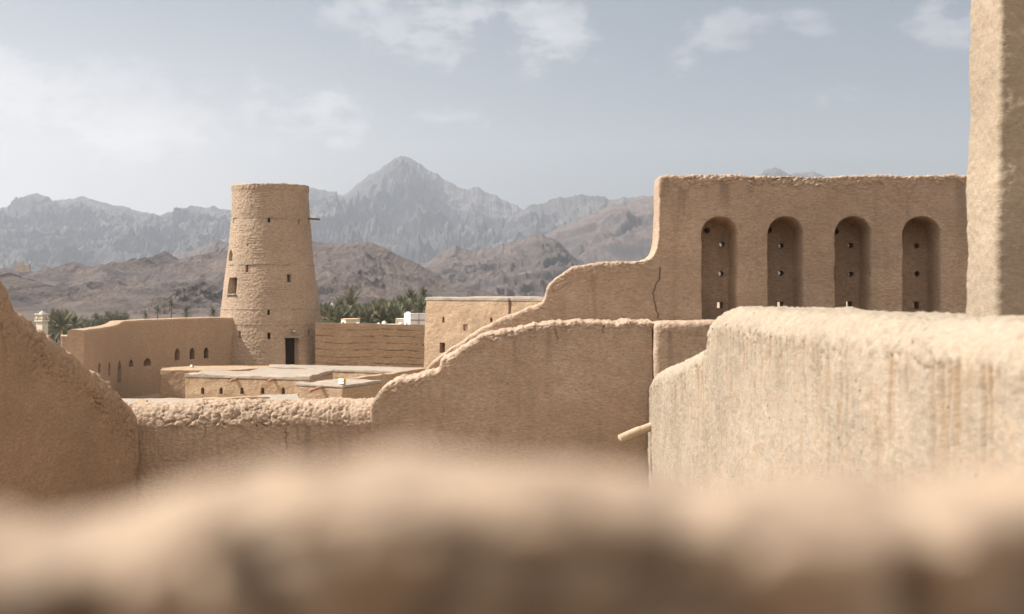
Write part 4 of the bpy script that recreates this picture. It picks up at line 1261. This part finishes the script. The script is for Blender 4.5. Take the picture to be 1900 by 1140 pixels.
mountain('mountain_range', 6000, [(820, 470), (900, 420), (975, 386), (1010, 376), (1055, 366), (1080, 362), (1105, 367), (1140, 371), (1180, 368), (1230, 362), (1300, 350), (1380, 338), (1412, 324), (1437, 311), (1462, 322), (1480, 323), (1505, 318), (1528, 327), (1570, 340), (1700, 362), (1900, 400), (2250, 470)], R_far, 2000, 1000, 900, 200, 600, 0.55, 3.1, jag=28.4)
mountain('mountain', 7400, [(380, 470), (440, 410), (500, 372), (545, 353), (575, 349), (602, 352), (628, 362), (642, 357), (662, 341), (690, 323), (716, 306), (736, 293), (750, 289), (770, 297), (792, 313), (822, 331), (846, 345), (868, 351), (878, 345), (900, 354), (930, 368), (972, 387), (1004, 402), (1032, 420), (1085, 445), (1150, 465), (1260, 480)], R_far, 3300, 1500, 1100, 260, 620, 0.62, 7.7, jag=23.9, shape=1.1)
mountain('mountain_range', 6200, [(-420, 450), (-250, 425), (-120, 405), (0, 391), (32, 374), (68, 357), (98, 371), (122, 371), (148, 364), (180, 374), (220, 383), (262, 393), (300, 400), (332, 391), (365, 382), (395, 384), (432, 394), (480, 410), (540, 440), (620, 470)], R_far, 2700, 1300, 1000, 240, 560, 0.62, 1.9, jag=20.2, shape=1.15)
mountain('brown_ridge', 3900, [(850, 520), (930, 482), (1000, 443), (1050, 416), (1100, 396), (1130, 382), (1165, 379), (1196, 367), (1226, 361), (1300, 352), (1400, 352), (1600, 385), (1900, 430), (2300, 480)], R_mid, 1700, 700, 700, 200, 420, 0.40, 5.3, jag=8.8, shape=1.2)
mountain('foothill', 3000, [(220, 520), (290, 490), (350, 467), (404, 447), (440, 456), (500, 462), (560, 480), (640, 520)], R_mid, 900, 500, 400, 130, 300, 0.4, 9.1, jag=6.3)
mountain('rocky_hill', 2500, [(640, 540), (700, 520), (755, 498), (798, 482), (818, 471), (836, 461), (850, 458), (876, 468), (918, 459), (950, 450), (975, 441), (993, 435), (1006, 436), (1036, 450), (1056, 468), (1078, 492), (1130, 515), (1260, 545), (1420, 560)], R_near, 1000, 500, 700, 200, 240, 0.5, 4.2, jag=8.8, shape=1.25)
mountain('foothill', 1550, [(-420, 490), (-200, 492), (-60, 500), (0, 499), (20, 495), (44, 499), (67, 509), (98, 509), (114, 496), (135, 486), (155, 494), (175, 501), (199, 495), (215, 486), (232, 484), (249, 475), (266, 482), (286, 479), (306, 468), (337, 481), (370, 484), (404, 472), (430, 462), (480, 455), (530, 448), (578, 444), (628, 454), (678, 450), (710, 459), (746, 475), (775, 491), (810, 509), (840, 524), (875, 531), (918, 544), (940, 551), (1000, 556), (1100, 560)], R_mid, 850, 400, 1300, 240, 260, 0.34, 2.6, jag=5.7, shape=1.35, extra=14)
mountain('dark_slope', 980, [(-320, 470), (-150, 486), (0, 503), (60, 520), (145, 547), (190, 563), (240, 574), (330, 585)], R_near, 480, 250, 500, 150, 90, 0.42, 6.6, jag=3.2, shape=1.2)
mountain('rocky_outcrop', 900, [(230, 580), (290, 568), (337, 549), (357, 533), (377, 521), (394, 530), (414, 538), (440, 552), (500, 570), (560, 580)], R_near, 260, 150, 420, 140, 55, 0.5, 8.8, jag=3.2, shape=1.3)

# ---------------------------------------------------------------- ground, courtyard
def flat(name, x0, x1, y0, y1, z, mat, nx=2, ny=2, amp=0):
    X, Y = np.meshgrid(np.linspace(x0, x1, nx), np.linspace(y0, y1, ny), indexing='ij')
    Z = np.full_like(X, z) + (fbm(X * 0.02, Y * 0.02, 0.4, 3) * amp if amp else 0)
    o = link(name, np_mesh(name, np.stack([X, Y, Z], -1).reshape(-1, 3), grid_quads(nx, ny)), mat); tag(o, kind='structure'); return o
M_gravel = rock('valley_gravel', (0.17, 0.13, 0.105), (0.13, 0.10, 0.085), (0.09, 0.085, 0.06), 0.03)
flat('ground', -8800, 8800, -1800, 10400, VZ, M_gravel)
court = bm_obj('courtyard', prism_bm([(-28, -8), (30, -8), (30, 112), (-28, 112)], VZ - 0.5, GZ + 0.02), mud('packed_earth', (0.40, 0.30, 0.21), grain=4, bump=0.3, dist=0.03, streak=0), None)
tag(court, kind='structure')

# ---------------------------------------------------------------- haze
bm = box_bm((0, 4300, 520), (17900, 12500, 1080))
hz = bm_obj('haze', bm, None); tag(hz, kind='stuff')
hm_ = bpy.data.materials.new('haze_air'); hm_.use_nodes = True
nt = hm_.node_tree; nt.nodes.clear()
out = nt.nodes.new('ShaderNodeOutputMaterial'); pv = nt.nodes.new('ShaderNodeVolumePrincipled')
pv.inputs['Color'].default_value = (0.80, 0.87, 0.975, 1); pv.inputs['Density'].default_value = 0.82e-4
pv.inputs['Anisotropy'].default_value = 0.45
nt.links.new(pv.outputs[0], out.inputs['Volume']); hz.data.materials.append(hm_)

# ---------------------------------------------------------------- sky, sun
SUN_EL, SUN_AZ = R(45), R(-87)      # azimuth clockwise from +Y
sdir = Vector((math.sin(SUN_AZ) * math.cos(SUN_EL), math.cos(SUN_AZ) * math.cos(SUN_EL), math.sin(SUN_EL)))
sl = bpy.data.lights.new('sun', 'SUN'); sl.energy = 4.4; sl.angle = R(0.6); sl.color = (1.0, 0.97, 0.915)
so = bpy.data.objects.new('sun', sl); COL.objects.link(so)
so.rotation_euler = (-sdir).to_track_quat('-Z', 'Y').to_euler(); so.location = (-30, 0, 40)
w = bpy.data.worlds.new('World'); sc.world = w; w.use_nodes = True
n = N(w); n.n.clear()
sky = n.add('ShaderNodeTexSky'); sky.sky_type = 'NISHITA'; sky.sun_disc = False
sky.sun_elevation = SUN_EL; sky.sun_rotation = SUN_AZ % (2 * math.pi); sky.air_density = 1.0; sky.dust_density = 4.0; sky.ozone_density = 1.0; sky.altitude = 500
tc = n.add('ShaderNodeTexCoord').outputs['Generated']
sep = n.add('ShaderNodeSeparateXYZ'); n.l.new(tc, sep.inputs[0])
az = n.m('ARCTAN2', sep.outputs[0], sep.outputs[1]); el = n.m('ARCSINE', sep.outputs[2])
cmb = n.add('ShaderNodeCombineXYZ'); n.l.new(az, cmb.inputs[0]); n.l.new(n.m('MULTIPLY', el, 1.9), cmb.inputs[1])
nz1 = n.noise(cmb.outputs[0], 17, 9, 0.62, dist=0.15)
nz2 = n.noise(cmb.outputs[0], 5, 4, 0.55)
def ae(px, py):
    x, z = (px - CX) / F, (HY - py) / F
    return math.atan2(x, 1), math.atan2(z, math.hypot(x, 1))
# cumulus: centre px, py, half width, half height, strength ; tops crisp, bases melt into the haze
blobs = [(-60, 140, 130, 95, 0.85), (90, 160, 150, 70, 0.8), (220, 180, 140, 80, 0.75), (350, 190, 110, 66, 0.7), (490, 185, 70, 56, 0.65), (590, 200, 85, 52, 0.6),
         (700, 20, 110, 60, 0.75), (800, 40, 80, 60, 0.7), (880, 32, 60, 42, 0.75), (1010, 45, 95, 55, 0.95), (1050, 25, 50, 40, 0.8),
         (1360, 48, 105, 30, 0.9), (1500, 36, 55, 24, 0.75), (1265, 105, 30, 18, 0.5), (1750, 25, 60, 45, 0.55), (1570, 168, 55, 14, 0.35), (790, 202, 40, 14, 0.35), (850, 218, 60, 14, 0.3), (1100, 120, 40, 16, 0.3)]
field = None; lvl = None
for (px, py, hw, hh, st) in blobs:
    a, e_ = ae(px, py)
    dx = n.m('MULTIPLY', n.m('SUBTRACT', az, a), F / hw); dy = n.m('SUBTRACT', el, e_); dy = n.m('MULTIPLY', n.m('MAXIMUM', dy, n.m('MULTIPLY', dy, 0.55)), F / hh)
    r2 = n.m('ADD', n.m('MULTIPLY', dx, dx), n.m('MULTIPLY', dy, dy))
    v = n.m('MULTIPLY', n.m('SUBTRACT', 1.0, r2), st)
    field = v if field is None else n.m('SMOOTH_MAX', field, v, 0.25)
nzf = n.noise(cmb.outputs[0], 50, 6, 0.6, dist=0.1)
ff_ = n.m('ADD', n.m('MULTIPLY', n.m('MAXIMUM', field, -1.2), 0.9), n.m('MULTIPLY', n.m('SUBTRACT', nz1, 0.52), 3.6))
ff_ = n.m('ADD', ff_, n.m('MULTIPLY', n.m('SUBTRACT', nzf, 0.5), 1.6))
dens = n.ramp(ff_, -0.05, 0.85)
dens = n.m('MULTIPLY', n.m('MULTIPLY', dens, n.ramp(nz2, 0.3, 0.65, 0.5, 1.0)), n.ramp(az, -0.22, -0.10, 0.62, 1.0))
# haze-bank: milky air low over the left horizon
skyc = sky.outputs[0]
hsv = n.add('ShaderNodeHueSaturation'); hsv.inputs['Saturation'].default_value = 0.78; hsv.inputs['Value'].default_value = 0.83; n.l.new(skyc, hsv.inputs['Color'])
bgs = hsv.outputs[0]
# thin milky high cloud, thickest low on the sunward (left) side
veil = n.m('MULTIPLY', n.ramp(az, 0.16, -0.42), n.ramp(el, 0.26, 0.03))
vn = n.noise(cmb.outputs[0], 4, 5, 0.6)
veil = n.m('MULTIPLY', veil, n.ramp(vn, 0.2, 0.7, 0.7, 1.0))
bgs = n.mix(n.m('MULTIPLY', veil, 0.75), bgs, (8.5, 7.8, 7.2))
clc = n.mix(1.0, n.mix(1.0, bgs, (1.12, 1.1, 1.08), 'MULTIPLY'), (4.9, 4.3, 3.8), 'ADD')
clc = n.mix(n.ramp(nzf, 0.3, 0.7, 0.0, 0.35), clc, bgs)
cl_ = n.mix(n.m('MULTIPLY', dens, 0.8), bgs, clc)
# unseen bright cumulus behind and above the viewer, added to lift fill in shade
away = n.m('MAXIMUM', n.ramp(n.m('ABSOLUTE', az), 0.55, 0.8), n.ramp(el, 0.32, 0.5))
nz3 = n.noise(tc, 2.4, 7, 0.6)
fill_cumulus = n.m('MULTIPLY', n.ramp(nz3, 0.42, 0.6), n.m('MULTIPLY', away, n.ramp(el, 0.0, 0.15)))
cl_ = n.mix(n.m('MULTIPLY', fill_cumulus, 0.85), cl_, (22.4, 20.0, 17.4))
bg = n.add('ShaderNodeBackground'); bg.inputs['Strength'].default_value = 0.05
n.l.new(cl_, bg.inputs['Color'])
ow = n.add('ShaderNodeOutputWorld'); n.l.new(bg.outputs[0], ow.inputs['Surface'])

# ---------------------------------------------------------------- camera, render
cam = bpy.data.cameras.new('camera'); co = bpy.data.objects.new('camera', cam); COL.objects.link(co)
co.location = (0, 0, 0); co.rotation_euler = (R(90), 0, 0)
cam.sensor_width = 36; cam.lens = F * 36 / 1900; cam.shift_y = -(570 - HY) / 1900
cam.clip_start = 0.05; cam.clip_end = 30000
cam.dof.use_dof = True; cam.dof.focus_distance = 36.0; cam.dof.aperture_fstop = 50 / 18.5
sc.camera = co
vs_ = sc.view_settings; vs_.view_transform = 'Standard'; vs_.look = 'None'; vs_.exposure = 1.0; vs_.gamma = 1.0
sc.render.engine = 'CYCLES'
sc.cycles.use_denoising = True
try: sc.cycles.denoiser = 'OPENIMAGEDENOISE'
except Exception: pass
sc.cycles.max_bounces = 6; sc.cycles.diffuse_bounces = 4; sc.cycles.volume_bounces = 1; sc.cycles.glossy_bounces = 2
sc.cycles.use_adaptive_sampling = False
